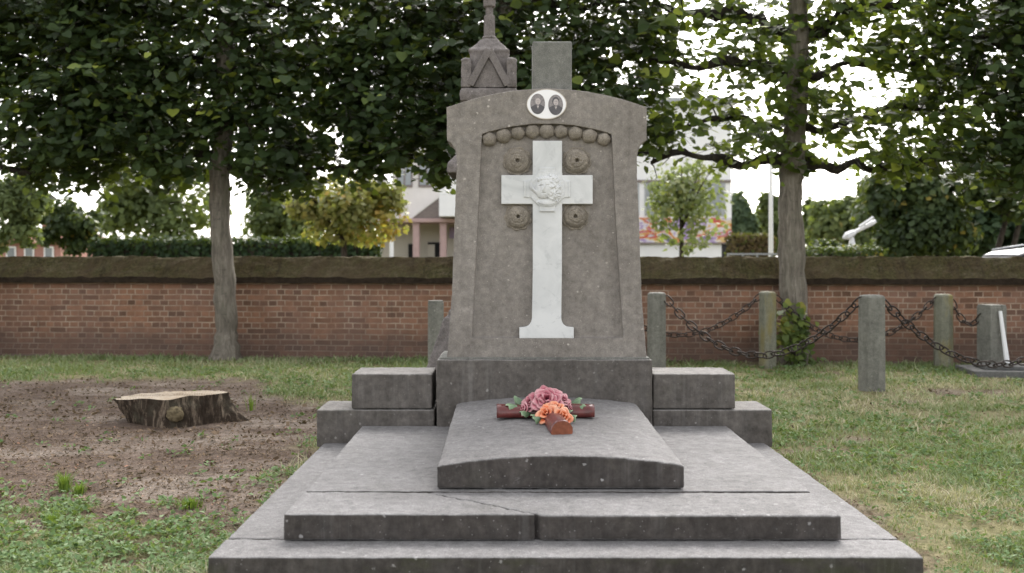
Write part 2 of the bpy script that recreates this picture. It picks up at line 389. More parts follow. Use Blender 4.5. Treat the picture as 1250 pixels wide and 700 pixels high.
def tag(o, label=None, cat=None, group=None, kind=None):
    if label: o['label'] = label
    if cat: o['category'] = cat
    if group: o['group'] = group
    if kind: o['kind'] = kind
    return o
def thing(name, loc, label, cat, group=None):
    o = bpy.data.objects.new(name, None); col.objects.link(o); o.location = loc; o.empty_display_size = .2
    return tag(o, label, cat, group)
def recenter(o):                                   # put a one-mesh thing's origin at its base centre
    me = o.data; n = len(me.vertices); co = np.empty(n*3, dtype=np.float32); me.vertices.foreach_get('co', co); co = co.reshape(-1,3)
    c = np.array([(co[:,0].min()+co[:,0].max())/2, (co[:,1].min()+co[:,1].max())/2, co[:,2].min()], dtype=np.float32)
    me.vertices.foreach_set('co', (co-c).ravel()); o.location = Vector([float(x) for x in c]); me.update(); return o

# many small leaves as one mesh (numpy)
HEART_V = np.array([[0,.42,.0],[0,.02,.03],[.3,-.04,.06],[.52,.2,.08],[.46,.52,.05],[.24,.82,0],[0,1.08,-.06],[-.24,.82,0],[-.46,.52,.05],[-.52,.2,.08],[-.3,-.04,.06]], dtype=np.float32)
HEART_F = np.array([[0,i,i+1] for i in range(1,10)]+[[0,10,1]])
OVAL_V = np.array([[0,0,0],[.3,.35,.08],[0,1,-.05],[-.3,.35,.08]], dtype=np.float32); OVAL_F = np.array([[0,1,2],[0,2,3]])
CHIP_V = np.array([[-.5,-.2,0],[.5,-.25,.05],[.45,.2,.12],[-.4,.25,.1]], dtype=np.float32); CHIP_F = np.array([[0,1,2],[0,2,3]])
def leaves(name, cen, nrm, tip, size, rnd, material, parent=None, tv=HEART_V, tf=HEART_F, smooth=False):
    cen = np.asarray(cen, np.float32); n = len(cen)
    z = nrm/np.linalg.norm(nrm, axis=1, keepdims=True)
    y = tip - z*np.sum(tip*z, axis=1, keepdims=True); y /= np.linalg.norm(y, axis=1, keepdims=True)+1e-9
    x = np.cross(y, z)
    s = np.asarray(size, np.float32)[:,None,None]
    v = (tv[None,:,0:1]*x[:,None,:]+tv[None,:,1:2]*y[:,None,:]+tv[None,:,2:3]*z[:,None,:])*s+cen[:,None,:]
    return rawmesh(name, v.reshape(-1,3), (tf[None]+np.arange(n)[:,None,None]*len(tv)).reshape(-1,3), np.repeat(rnd, len(tv)), material, parent, smooth)
def rawmesh(name, v, f, rnd, material, parent=None, smooth=False):
    off = parent_world(parent); v = v-np.array(off, np.float32)
    me = bpy.data.meshes.new(name); k = f.shape[1]
    me.vertices.add(len(v)); me.vertices.foreach_set('co', v.astype(np.float32).ravel())
    me.loops.add(f.size); me.loops.foreach_set('vertex_index', f.astype(np.int32).ravel())
    me.polygons.add(len(f)); me.polygons.foreach_set('loop_start', np.arange(0, f.size, k, dtype=np.int32))
    me.polygons.foreach_set('loop_total', np.full(len(f), k, np.int32))
    if smooth: me.polygons.foreach_set('use_smooth', np.ones(len(f), bool))
    a = me.attributes.new('rnd', 'FLOAT', 'POINT'); a.data.foreach_set('value', np.clip(rnd,0,1).astype(np.float32))
    me.materials.append(material); me.update(calc_edges=True); me.validate()
    o = bpy.data.objects.new(name, me); col.objects.link(o)
    if parent: o.parent = parent
    return o
def unit(n):
    v = rng.normal(size=(n,3)); return v/np.linalg.norm(v, axis=1, keepdims=True)
def vnoise(x, y, sc, seed=0):                      # value noise for masks
    x = np.asarray(x)*sc+seed*17.3; y = np.asarray(y)*sc+seed*9.1
    xi = np.floor(x).astype(int); yi = np.floor(y).astype(int); fx = x-xi; fy = y-yi
    fx = fx*fx*(3-2*fx); fy = fy*fy*(3-2*fy)
    def h(a, b):
        t = np.sin(a*127.1+b*311.7+seed*74.7)*43758.5453; return t-np.floor(t)
    return (h(xi,yi)*(1-fx)+h(xi+1,yi)*fx)*(1-fy)+(h(xi,yi+1)*(1-fx)+h(xi+1,yi+1)*fx)*fy
def fbm(x, y, sc, seed=0):
    return .5*vnoise(x,y,sc,seed)+.3*vnoise(x,y,sc*2.3,seed+1)+.2*vnoise(x,y,sc*5.1,seed+2)

# ------------------------------------------------------------------ camera, world, light
cam = bpy.data.cameras.new('camera'); co = bpy.data.objects.new('camera', cam); col.objects.link(co)
co.location = (0,0,CAMZ); co.rotation_euler = (R(90),0,0)
cam.sensor_width = 36; cam.lens = 36; cam.shift_x = 4.5/1250; cam.shift_y = -36/1250; cam.clip_end = 2000
cam.dof.use_dof = True; cam.dof.focus_distance = 6.0; cam.dof.aperture_fstop = 2.4
scene.camera = co
w = bpy.data.worlds.new('World'); scene.world = w; w.use_nodes = True
nt = w.node_tree; nt.nodes.clear()
sky = nt.nodes.new('ShaderNodeTexSky'); sky.sky_type = 'NISHITA'; sky.sun_disc = False
SUN_EL, SUN_AZ = 40, 12                            # veiled evening sun beyond the trees, right of centre
sky.sun_elevation = R(SUN_EL); sky.sun_rotation = R(SUN_AZ); sky.air_density = 1.0; sky.dust_density = 3.0; sky.ozone_density = .6
hs = nt.nodes.new('ShaderNodeHueSaturation'); hs.inputs['Saturation'].default_value = .16
bg = nt.nodes.new('ShaderNodeBackground'); bg.inputs['Strength'].default_value = .15
wo = nt.nodes.new('ShaderNodeOutputWorld')
L(nt, sky.outputs[0], hs.inputs['Color']); warm = mix(nt, 1.0, hs.outputs[0], (1.0,.982,.958), 'MULTIPLY'); L(nt, warm, bg.inputs['Color']); L(nt, bg.outputs[0], wo.inputs['Surface'])
sl = bpy.data.lights.new('sun', 'SUN'); so = bpy.data.objects.new('sun', sl); col.objects.link(so)
sl.energy = .9; sl.angle = R(35); sl.color = (1,.965,.92)
az, el = R(SUN_AZ), R(SUN_EL)
sd = Vector((math.sin(az)*math.cos(el), math.cos(az)*math.cos(el), math.sin(el)))
so.rotation_euler = sd.to_track_quat('Z', 'Y').to_euler(); so.location = sd*30
scene.view_settings.view_transform = 'Standard'; scene.view_settings.look = 'None'
scene.view_settings.exposure = 1.9; scene.view_settings.gamma = 1

# ------------------------------------------------------------------ ground
def wall_y(X): return 13.27-.0895*np.asarray(X)
def soil_mask(X, Y):
    X = np.asarray(X, float); Y = np.asarray(Y, float)
    n = fbm(X, Y, .9, 3)-.5; n2 = fbm(X, Y, 3.2, 8)-.5+(vnoise(X, Y, 9, 4)-.5)*.7
    lim = -1.02-np.maximum(0, Y-8.4)*.62+n*(.35+.25*np.clip(Y-8,0,2))+n2*.5
    a = np.clip((lim-X)/.35, 0, 1)
    near = np.clip((Y-(5.0-.55*np.clip((X+1.9)/.5,0,1)+n*1.2+n2*1.3))/.3, 0, 1)
    near = np.maximum(near, np.clip(1-(np.abs(X+1.45)+ (Y<4.6)*.4)/.22, 0, 1)*.6)
    far = np.clip((10.95+n*.8+n2*.6-Y)/.3, 0, 1)
    m = a*near*far
    edge = np.clip(1-(np.abs(X-1.72+n2*.3))/.14, 0, 1)*((Y>3.8)&(Y<6.6))*.9      # worn strip beside the plinth
    wallfoot = np.clip(1-(wall_y(X)-.18-Y)/(.2+.3*np.maximum(n2,0)), 0, 1)
    bare = np.clip((fbm(X,Y,1.6,21)-.66)*8, 0, 1)*.8
    return np.clip(np.maximum.reduce([m, edge, wallfoot, bare*(X>1.4)]), 0, 1)
def ground():
    xs = np.concatenate([np.linspace(-600,-12,14), np.linspace(-11,11,260), np.linspace(12,600,14)])
    ys = np.concatenate([np.linspace(-60,2,8), np.linspace(2.6,15,220), np.linspace(16,900,24)])
    X, Y = np.meshgrid(xs, ys); nx = len(xs)
    inner = (np.abs(X) < 11) & (Y > 2.5) & (Y < 15)
    Z = np.where(inner, (fbm(X,Y,1.2,5)-.5)*.035+(fbm(X,Y,6,6)-.5)*.018, 0)
    sm = np.where(inner, soil_mask(X,Y), 0)
    Z = Z-sm*.012-.004
    inmon = (np.abs(X-.225) < 1.5) & (Y > 3.9) & (Y < 6.9)
    Z = np.where(inmon, -.03, Z)
    v = np.stack([X.ravel(), Y.ravel(), Z.ravel()], 1)
    i = np.arange(len(xs)*len(ys)).reshape(len(ys), nx)
    f = np.stack([i[:-1,:-1].ravel(), i[:-1,1:].ravel(), i[1:,1:].ravel(), i[1:,:-1].ravel()], 1)
    m, nt, out = mat('earth_and_turf'); p = pos(nt)
    at = nt.nodes.new('ShaderNodeAttribute'); at.attribute_name = 'rnd'
    n = noise(nt, p, 2.1, 8, .65); n2 = noise(nt, p, 18, 8, .7); n3 = noise(nt, p, 90, 5, .6)
    soil = ramp(nt, n, [(.3, (.08,.056,.042)), (.5, (.125,.092,.072)), (.72, (.165,.132,.11))])
    soil = mix(nt, ramp(nt, noise(nt, scaled(nt, p, (1,2.2,1)), .75, 6, .55, .6), [(.49, 0), (.62, .8)]), soil, (.235,.195,.162))
    soil = mix(nt, .75, soil, ramp(nt, n2, [(.25, .12), (.75, .85)]), 'OVERLAY')
    soil = mix(nt, .6, soil, ramp(nt, n3, [(.3, .15), (.7, .85)]), 'OVERLAY')
    turf = ramp(nt, n2, [(.3, (.09,.085,.04)), (.55, (.18,.165,.085)), (.75, (.29,.25,.155))])
    turf = mix(nt, .5, turf, ramp(nt, n3, [(.3, .15), (.7, .85)]), 'OVERLAY')
    c = mix(nt, at.outputs['Fac'], turf, soil)
    bsdf(nt, out, c, .95, mix(nt, .5, n2, n3), .9, .02, .1)
    o = rawmesh('ground', v, f, sm.ravel(), m, smooth=True); tag(o, kind='structure'); return o
ground()
def sheet(name, x0, x1, y0, y1, z, m):
    o = MB().add([(x0,y0,z),(x1,y0,z),(x1,y1,z),(x0,y1,z)], [(0,1,2,3)]).build(name, m); tag(o, kind='structure')
sheet('road', -80, 80, 15.2, 19.8, .002, M['asphalt'])
MB().box(-80,80,19.8,19.92,-.02,.12).build('kerb', M['paving']); bpy.data.objects['kerb']['kind'] = 'structure'
sheet('pavement', -80, 80, 19.92, 21.3, .10, M['paving'])

def occupied(X, Y):
    X = np.asarray(X); Y = np.asarray(Y)
    o = (np.abs(X-.22) < 1.40) & (Y > 3.95) & (Y < 6.5)
    o |= (np.abs(X-.22) < 1.43) & (Y > 6.37) & (Y < 6.8)
    o |= (np.abs(X+2.7) < .42) & (np.abs(Y-8.25) < .36)
    o |= Y > wall_y(X)-.02
    return o
def scatter(n, xr, yr, power=1.6):
    # even in the picture more than in plan: density falls with distance
    u = rng.random(n); a, b = yr
    e = 1-power
    Y = (a**e+u*(b**e-a**e))**(1/e)
    X = rng.uniform(-1, 1, n)*np.minimum(9.5, .56*Y+.5)
    return X, Y
def zg(X, Y): return (fbm(X,Y,1.2,5)-.5)*.035+(fbm(X,Y,6,6)-.5)*.018-.004-soil_mask(X,Y)*.012
def grass():
    X, Y = scatter(620000, 0, (3.7, 13.9), 1.15)
    sm = soil_mask(X, Y)
    patch = fbm(X, Y, 2.6, 31); patch2 = vnoise(X, Y, 11, 61); dens = np.clip(.08+(patch-.32)*2.2+(patch2-.5)*.5, .05, 1)
    keep = (rng.random(len(X)) < (1-sm)**2.2*dens) & ~occupied(X,Y)
    X, Y, patch = X[keep], Y[keep], patch[keep]; n = len(X)
    far = np.clip(Y/5, .8, 2.6)
    h = rng.gamma(5, .0050, n)*(1+.25*(far-1))*np.clip(.55+fbm(X,Y,.9,44), .6, 1.5); wd = rng.uniform(.0016,.0032,n)*far
    a = rng.uniform(0, 2*np.pi, n); ed = (np.abs(np.abs(X-.225)-1.43) < .06) & (Y < 6.9); h = np.where(ed, h*1.9, h); lean = rng.uniform(.2, 1.5, n)*h
    b = a+rng.normal(0, .5, n)
    base = np.stack([X, Y, zg(X,Y)-.004], 1)
    side = np.stack([-np.sin(a), np.cos(a), np.zeros(n)], 1)*wd[:,None]
    d1 = np.stack([np.cos(b)*lean*.35, np.sin(b)*lean*.35, h*.6], 1); d2 = np.stack([np.cos(b)*lean, np.sin(b)*lean, h*.95], 1)
    v = np.stack([base-side, base+side, base+d1-side*.8, base+d1+side*.8, base+d2], 1)
    f = np.array([[0,1,3],[0,3,2],[2,3,4]])
    dry = fbm(X, Y, 1.1, 52); dry2 = fbm(X, Y, 4.5, 57)
    r = np.clip(.45+(dry-.45)*.9+(dry2-.5)*.6+rng.normal(0,.17,n)-np.clip((Y-10.8)/3,0,.2), 0, 1)
    o = rawmesh('grass', v.reshape(-1,3), (f[None]+np.arange(n)[:,None,None]*5).reshape(-1,3), np.repeat(r,5), M['grass'])
    tag(o, 'short patchy lawn, part green part straw coloured, around the grave', 'grass', kind='stuff')
grass()
def weeds():
    X, Y = scatter(26000, 0, (3.75, 12), 1.6)
    p = fbm(X, Y, 1.5, 71); sm = soil_mask(X,Y)
    left = (X < -1.2) & (Y < 6.2)
    pr = np.where(left, np.clip(.15+(p-.35)*3, 0, .9), np.clip((p-.44)*4, .04, .55))
    keep = (rng.random(len(X)) < pr*(1-sm*.93)) & ~occupied(X,Y)
    X, Y, p = X[keep], Y[keep], p[keep]; k = 7; n = len(X)*k
    a = rng.uniform(0, 2*np.pi, n); Xr = np.repeat(X,k); Yr = np.repeat(Y,k)
    rad = rng.uniform(.002, .035, n)
    c = np.stack([Xr+np.cos(a)*rad, Yr+np.sin(a)*rad, zg(Xr,Yr)+rng.uniform(.006,.032,n)], 1)
    nr = np.stack([np.cos(a)*-.35, np.sin(a)*-.35, np.ones(n)], 1)+rng.normal(0,.45,(n,3))
    tp = np.stack([np.cos(a), np.sin(a), np.zeros(n)], 1)
    lf = ((Xr < -1.2) & (Yr < 6.2))
    tone = np.clip(np.repeat(rng.normal(.5,.2,len(X)),k)+rng.normal(0,.16,n)+.12*lf, 0, 1)
    o = leaves('clover_weeds', c, nr, tp, rng.uniform(.012,.032,n)*np.where(lf,1.3,1)*np.clip(Yr/5,.85,1.6), tone, M['clover'], tv=OVAL_V, tf=OVAL_F)
    tag(o, 'low broad leaved weeds and clover spreading through the lawn', 'weeds', kind='stuff')
weeds()
def litter():
    X, Y = scatter(260000, 0, (3.8, 13.6), 1.5)
    sm = soil_mask(X,Y); keep = (rng.random(len(X)) < np.maximum(sm**1.5*(.25+fbm(X,Y,1.7,91)), .035)) & ~occupied(X,Y)
    X, Y = X[keep], Y[keep]; n = len(X)
    c = np.stack([X, Y, zg(X,Y)+rng.uniform(.002,.012,n)], 1)
    nr = np.array([0,0,1.])+rng.normal(0,.38,(n,3)); tp = unit(n)
    o = leaves('bark_litter', c, nr, tp, rng.gamma(2.0,.0042,n)*np.clip(Y/5.5,.9,1.5), np.clip(rng.normal(.45,.22,n),0,.985), M['litter'], tv=CHIP_V, tf=CHIP_F)
    tag(o, 'brown wood chips, bark crumbs and fallen leaf bits strewn over bare soil', 'litter', kind='stuff')
litter()
def tuft(px, py, wpx, hpx, label, n=90):
    D = F*CAMZ/(py-HY); X = PX(px, D); s = D/F
    t = n; a = rng.uniform(0, 2*np.pi, t); r = np.minimum(np.abs(rng.normal(0, wpx*s*.2, t)), wpx*s*.36)
    bx = X+np.cos(a)*r; by = D+np.sin(a)*r
    h = hpx*s*rng.uniform(.45, 1.05, t); ln = rng.uniform(.1,.7,t)*h
    base = np.stack([bx, by, np.full(t,-.01)], 1); sd = np.stack([np.cos(a+1.5), np.sin(a+1.5), 0*a], 1)*.0028
    d1 = np.stack([np.cos(a)*ln*.3, np.sin(a)*ln*.3, h*.6], 1); d2 = np.stack([np.cos(a)*ln, np.sin(a)*ln, h], 1)
    v = np.stack([base-sd, base+sd, base+d1-sd*.8, base+d1+sd*.8, base+d2], 1); f = np.array([[0,1,3],[0,3,2],[2,3,4]])
    o = rawmesh('grass_tuft', v.reshape(-1,3), (f[None]+np.arange(t)[:,None,None]*5).reshape(-1,3), np.repeat(rng.random(t),5), M['tuft'])
    recenter(o); tag(o, label, 'grass tuft', 'grass tufts on the bare soil')
tuft(79, 598, 22, 26, 'tallest bright green grass tuft on the bare soil, left end of the row', 130)
tuft(97, 601, 26, 15, 'low spreading grass tuft just right of the tallest tuft', 110)
tuft(63, 640, 26, 18, 'grass tuft at the edge of the weeds, left of the clover patch', 110)
tuft(232, 617, 44, 13, 'wide flat grass tuft on the soil nearest the grave plinth', 150)
tuft(307, 500, 16, 26, 'thin upright green seedling beside the root of the stump', 22)

# ------------------------------------------------------------------ the grave monument
AX = .225
mon = thing('grave_monument', (AX, 5.2, 0), 'large grey stone grave monument with a white marble cross on its tall stele', 'grave')
G = .003
Z1, Z2 = .14, .25
# plinth: front strip and rear bed
MB().prism_z([(AX-1.39,3.96),(AX+1.385,3.96),(AX+1.385,4.213),(AX-1.39,4.217)], -.05, Z1).build('plinth_slab', M['plinth'], mon, bevel=.007, rough=(.0075, .004, .006))
MB().prism_z([(AX-1.388,4.232),(AX+1.386,4.222),(AX+1.38,6.50),(AX-1.38,6.50)], -.05, Z1-.001).build('plinth_slab', M['plinth'], mon, bevel=.007, rough=(.0075, .004, .006))
# step: broken front kerbstone in two pieces, and the bed behind
S0, S1 = AX-1.143, AX+1.138
def P2(px, py, z): D = F*(CAMZ-z)/(py-HY); return (PX(px,D), D)
def jag(a, b, n=14, amp=.006, seed=0):
    rs = random.Random(seed); return [(a[0]+(b[0]-a[0])*t, a[1]+(b[1]-a[1])*t+(rs.uniform(-amp,amp) if 0<t<1 else 0)) for t in [i/n for i in range(n+1)]]
SF, SB = 4.18, 4.587
ca, cb = (PX(521, SB), SB), (PX(660, SF), SF)
line = jag(ca, cb, 30, .010, 3)
MB().prism_z([(S0,SF),(cb[0]-.001,SF)]+[(x-.001,y-.012) for x,y in line[::-1][1:]]+[(S0+.002,SB)], Z1+.002, Z2).build('step_slab', M['step'], mon, 'left half of the cracked front step', bevel=.005, rough=(.0075, .004, .006))
MB().prism_z([(cb[0]+.001,SF),(S1,SF),(S1,SB)]+[(x+.001,y+.012) for x,y in line[:-1]], Z1+.002, Z2-.004).build('step_slab', M['step'], mon, 'right half of the cracked front step', bevel=.005, rough=(.0075, .004, .006))
MB().box(S0+.004, S1-.004, SB+.016, 6.38, Z1+.002, Z2-.0015).build('step_slab', M['step'], mon, 'rear bed slab of the upper step', bevel=.005, rough=(.0075, .004, .006))
# cambered cover slab
def cover():
    b = MB(); x0, x1, y0, y1 = AX+.012-.56, AX+.012+.56, 4.63, 6.352; nx, ny = 40, 40
    top = []
    for j in range(ny+1):
        for i in range(nx+1):
            u, v = i/nx, j/ny; x = x0+(x1-x0)*u; y = y0+(y1-y0)*v
            z = Z2+.108+.034*v+.044*(1-(2*u-1)**2)
            q = mnoise.noise(Vector((x*1.4, y*1.4, 3)))*.003
            if i in (0, nx): z -= .004
            top.append((x, y, z+q))
    nv = len(top); bot = [(x,y,Z2+.002) for x,y,z in top]
    fs = [(j*(nx+1)+i, j*(nx+1)+i+1, (j+1)*(nx+1)+i+1, (j+1)*(nx+1)+i) for j in range(ny) for i in range(nx)]
    rim = list(range(nx+1))+[j*(nx+1)+nx for j in range(1,ny+1)]+[ny*(nx+1)+i for i in range(nx-1,-1,-1)]+[j*(nx+1) for j in range(ny-1,0,-1)]
    vs = top+[bot[i] for i in rim]; k = len(rim)
    fs += [(rim[i], rim[(i+1)%k], nv+(i+1)%k, nv+i) for i in range(k)]+[tuple(range(nv+k-1, nv-1, -1))]
    b.add(vs, [tuple(reversed(f)) for f in fs]); return b.build('grave_cover', M['cover'], mon, bevel=.006, rough=(.0075, .004, .006), flat_angle=60)
cover()
# side blocks
D0 = 6.39
for s in (-1, 1):
    a, b_ = (AX-1.423, AX-.685) if s < 0 else (AX+.676, AX+1.425)
    MB().box(a, b_, D0, 6.80, Z1-.03, .347).build('side_block', M['block'], mon, bevel=.008, rough=(.007, .004, .006))
    a, b_ = (AX-1.205, AX-.70) if s < 0 else (AX+.678, AX+1.195)
    MB().box(a, b_, D0+.006, 6.78, .350, .571).build('side_block', M['block'], mon, bevel=.009, rough=(.007, .004, .006))
# pedestal
MB().box(AX-.672, AX+.672, 6.36, 6.86, Z1-.02, .664).build('pedestal', M['block'], mon, bevel=.010, rough=(.007, .004, .006))
MB().box(AX-.655, AX+.655, 6.375, 6.84, .662, .674).build('pedestal_joint', M['stub'], mon, bevel=.004)
# stele
YS = 6.395; DP = .042
def px2(px, py, D=YS): return (PX(px,D), PZ(py,D))
def resample(pts, n):
    pts = [Vector(p) for p in pts]; d = [0]
    for a, b in zip(pts, pts[1:]): d.append(d[-1]+(b-a).length)
    out = []
    for i in range(n):
        t = d[-1]*i/(n-1); k = 0
        while k < len(d)-2 and d[k+1] < t: k += 1
        u = (t-d[k])/max(d[k+1]-d[k],1e-9); out.append(tuple(pts[k].lerp(pts[k+1], min(1,u))))
    return out
def arc(pa, pm, pb, n):           # parabola-like arc through three points
    return [((1-t)*pa[0]+t*pb[0], (1-t)*pa[1]+t*pb[1]-(((pa[1]+pb[1])/2-pm[1])*4*t*(1-t))) for t in [i/(n-1) for i in range(n)]]
cxp = 667.5
def right_side():
    pts = [(789.6,438.5),(783.6,360),(780.5,270),(778,214)]
    pts += [(777.6+12.2*(1-math.cos(t)), 198-26*math.sin(t)) for t in [i*math.pi/2/8 for i in range(9)]]
    pts += [(790,131)]
    return pts
rs_ = right_side(); ls_ = [(2*cxp-x, y) for x, y in rs_]
top = arc((545.3,131),(cxp,108),(789.8,131), 33)
innerR = [(760.5,413),(757,360),(750.5,250),(746.5,164)]; innerL = [(576.5,413),(579,360),(584.5,250),(588.5,164)]
innerT = arc((588.5,164),(cxp,151.5),(746.5,164), 33)
def stele():
    K = 40; b = MB()
    o = [px2(*p) for p in ls_]; oT = [px2(*p) for p in top]; oR = [px2(*p) for p in rs_]
    OL = o; outer = [Vector(p) for p in OL]
    iL = [px2(*p) for p in resample(innerL, len(OL))]; iR = [px2(*p) for p in resample(innerR, len(oR))]; iT = [px2(*p) for p in innerT]
    out = OL+oT[1:-1]+oR[::-1]; inn = iL+iT[1:-1]+iR[::-1]        # clockwise from bottom-left
    n = len(out); yb = YS+.36
    vs = [(x,YS,z) for x,z in out]+[(x,YS,z) for x,z in inn]+[(x,YS+DP,z) for x,z in inn]+[(x,yb,z) for x,z in out]
    fs = []
    for i in range(n):
        j = (i+1)%n
        fs += [(i,j,n+j,n+i), (n+i,n+j,2*n+j,2*n+i), (i,3*n+i,3*n+j,j)]
    fs += [tuple(range(2*n,3*n)), tuple(range(4*n-1,3*n-1,-1))]
    b.add(vs, fs); return b.build('stele', M['stele'], mon, rough=(.0065, .0018, .006), bevel=.009, flat_angle=50)
st = stele()
YP = YS+DP                                    # panel plane
MB().box(PX(649.8,6.55), PX(697.5,6.55), 6.50, 6.70, 2.25, PZ(51.5,6.52)).build('top_block', M['stub'], mon, 'plain squared stump of stone on top of the stele', bevel=.008)
# carved bud moulding along the panel's top
def bud():
    def fn(d): 
        t = math.atan2(d.z, d.x); return 1+.07*math.sin(5*t+1)*abs(d.y)**.5-.05*abs(math.sin(3*math.acos(max(-1,min(1,d.y)))*2))
    return fn
for i in range(9):
    t = (i+.5)/9; x = 588.5+(746.5-588.5)*t; y = 164-12.5*4*t*(1-t)+8
    xx, zz = px2(x, y)
    rr = .047*(1.02+.06*math.sin(i*2.1))
    MB().sphere((xx, YP-.006, zz), (rr, .045, rr*.93), 0, 26, 18, lambda d, i=i: 1+.035*math.sin(5*math.atan2(d.z,d.x)+i)*min(1,(d.x**2+d.z**2)*1.6)-.06*math.exp(-((d.x**2+d.z**2-.25)/.05)**2)+.06*mnoise.noise(d*5+Vector((i*3,0,0)))).build('carved_bud', M['carve'], st, smooth=True)
# rosettes
def rosette(px, py, rpx, seed):
    cx, cz = px2(px, py, YP); r = rpx/F*YP; b = MB(); nr, na = 26, 72; vs = []; fs = []
    for j in range(nr+1):
        q = j/nr
        for k in range(na):
            t = 2*math.pi*k/na
            sc = 1+.05*math.cos(9*t+seed)*max(0,(q-.78)/.22)
            if q < .14: h = .022
            elif q < .80:
                u = (q-.14)/.66; h = .058*math.sqrt(max(0,1-(u*.93)**2))-.006*math.exp(-((u-.52-.06*math.sin(3*t+seed))/.07)**2)-.003*math.exp(-((u-.22-.05*math.sin(4*t))/.05)**2)
            else:
                u = (q-.80)/.20; h = .004+.012*math.sin(math.pi*u)*(.6+.4*math.cos(9*t+seed))*(.6-.4*math.sin(t))
            if q < .14: h = .026+.030*(q/.14)**3
            if j == nr: h = -.012
            h += .005*mnoise.noise(Vector((q*9*math.cos(t), q*9*math.sin(t), seed)))
            vs.append((cx+math.cos(t)*r*q*sc, YP-h, cz+math.sin(t)*r*q*sc))
    for j in range(nr):
        for k in range(na):
            a, c = j*na+k, j*na+(k+1)%na; fs.append((a,c,c+na,a+na))
    b.add(vs, fs); b.build('rosette', M['carve'], st, smooth=True)
for i, (px, py, rp) in enumerate([(631.5,197,18),(704,197,18),(632.5,265,17),(702,264.5,17)]): rosette(px, py, rp, i*1.3+.4)
# marble cross
YC = YP-.042
def cross():
    pts = [(650.3,172),(686.2,172),(686.2,214),(723.6,214),(723.6,249.3),(686.2,249.3)]
    right = [(686,330),(685.3,388)]+[(685.3+(1-math.cos(t))*9.5, 388+math.sin(t)*11.5) for t in [i*math.pi/2/7 for i in range(1,8)]]+[(700.5,400),(700.5,413.3)]
    left = [(650.4,330),(649.4,388)]+[(649.4-(1-math.cos(t))*9.5, 388+math.sin(t)*11.5) for t in [i*math.pi/2/7 for i in range(1,8)]]+[(634,400),(634,413.3)]
    poly = pts+right+left[::-1]+[(650.3,249.3),(612,249.3),(612,214),(650.3,214)]
    poly = [px2(x,y,YC) for x,y in poly]
    return MB().prism_y(poly[::-1], YC, YP+.004).build('marble_cross', M['marble'], mon, bevel=.004)
cr = cross()
def medallion():
    cx, cz = px2(667.8, 230.5, YC); b = MB(); r = .121
    b.prism_y([(cx+math.cos(t)*r*1.02, cz+math.sin(t)*r*1.02) for t in [2*math.pi*(k+.5)/8 for k in range(8)]], YC-.010, YC+.002)
    b.prism_y([(cx-.145,cz-.056),(cx+.145,cz-.056),(cx+.145,cz+.048),(cx-.145,cz+.048)], YC-.008, YC+.002)
    b.prism_y([(cx-.05,cz-.146),(cx+.05,cz-.146),(cx+.05,cz+.13),(cx-.05,cz+.13)], YC-.009, YC+.002)
    for sx in (-1,1): b.prism_y([(cx+sx*.137-.006,cz-.05),(cx+sx*.137+.006,cz-.05),(cx+sx*.137+.006,cz+.042),(cx+sx*.137-.006,cz+.042)], YC-.013, YC-.007)
    b.prism_y([(cx-.044,cz-.143),(cx+.044,cz-.143),(cx+.044,cz-.132),(cx-.044,cz-.132)], YC-.014, YC-.007)
    o = b.build('medallion', M['marble'], cr, bevel=.003)
    # bowed head in low relief, thorn crown and hair
    g = MB(); n = 90; rr = .112; vs = []; idx = {}; fs = []
    def blob(x, z, cx_, cz_, ax, az, rot=0):
        c, s_ = math.cos(rot), math.sin(rot); dx, dz = x-cx_, z-cz_
        u = (dx*c+dz*s_)/ax; w_ = (-dx*s_+dz*c)/az; q = u*u+w_*w_
        return math.sqrt(1-q) if q < 1 else 0
    for j in range(n+1):
        for i in range(n+1):
            x, z = (2*i/n-1), (2*j/n-1)
            if x*x+z*z > 1: continue
            h = .0138
            face = blob(x,z,-.12,.05,.50,.66,-.35); h += .034*face**.8                        # smooth inclined face
            hair = blob(x,z,.34,.02,.44,.80,.15)                                               # curling locks and thorn crown
            if hair > 0: h = max(h, .0138+.030*hair**.7+.011*(mnoise.noise(Vector((x*6,z*6,2)))+.6*mnoise.noise(Vector((x*13,z*13,7)))))
            crown = abs(z-.52+.18*x*x)
            if crown < .10 and abs(x) < .55: h = max(h, .036+.010*(1-crown/.1)*(.6+.4*math.sin(x*34)))
            arc_ = abs(math.hypot(x-.1, z-.75)-1.18)
            if arc_ < .11 and x < .35: h = max(h, .0138+.020*math.sqrt(1-(arc_/.11)**2))         # fold of the mantle under the neck
            h = max(h, .0138+.014*blob(x,z,-.02,-.80,.6,.22,.05))
            h -= .012*blob(x,z,-.33,.16,.12,.05,.3)+.007*blob(x,z,-.02,.16,.12,.045,-.1)
            h += .010*blob(x,z,-.20,.02,.07,.22,-.3)-.008*blob(x,z,-.22,-.27,.13,.04,.1)
            h += .002*mnoise.noise(Vector((x*10,z*10,5)))
            if x*x+z*z > .86: h = min(h, .018)
            idx[(i,j)] = len(vs); vs.append((cx+x*rr, YC-h, cz+z*rr))
    for j in range(n):
        for i in range(n):
            k = [(i,j),(i+1,j),(i+1,j+1),(i,j+1)]
            if all(q in idx for q in k): fs.append(tuple(idx[q] for q in k))
    g.add(vs, fs); g.build('relief_head', M['marble'], cr, smooth=True)
medallion()
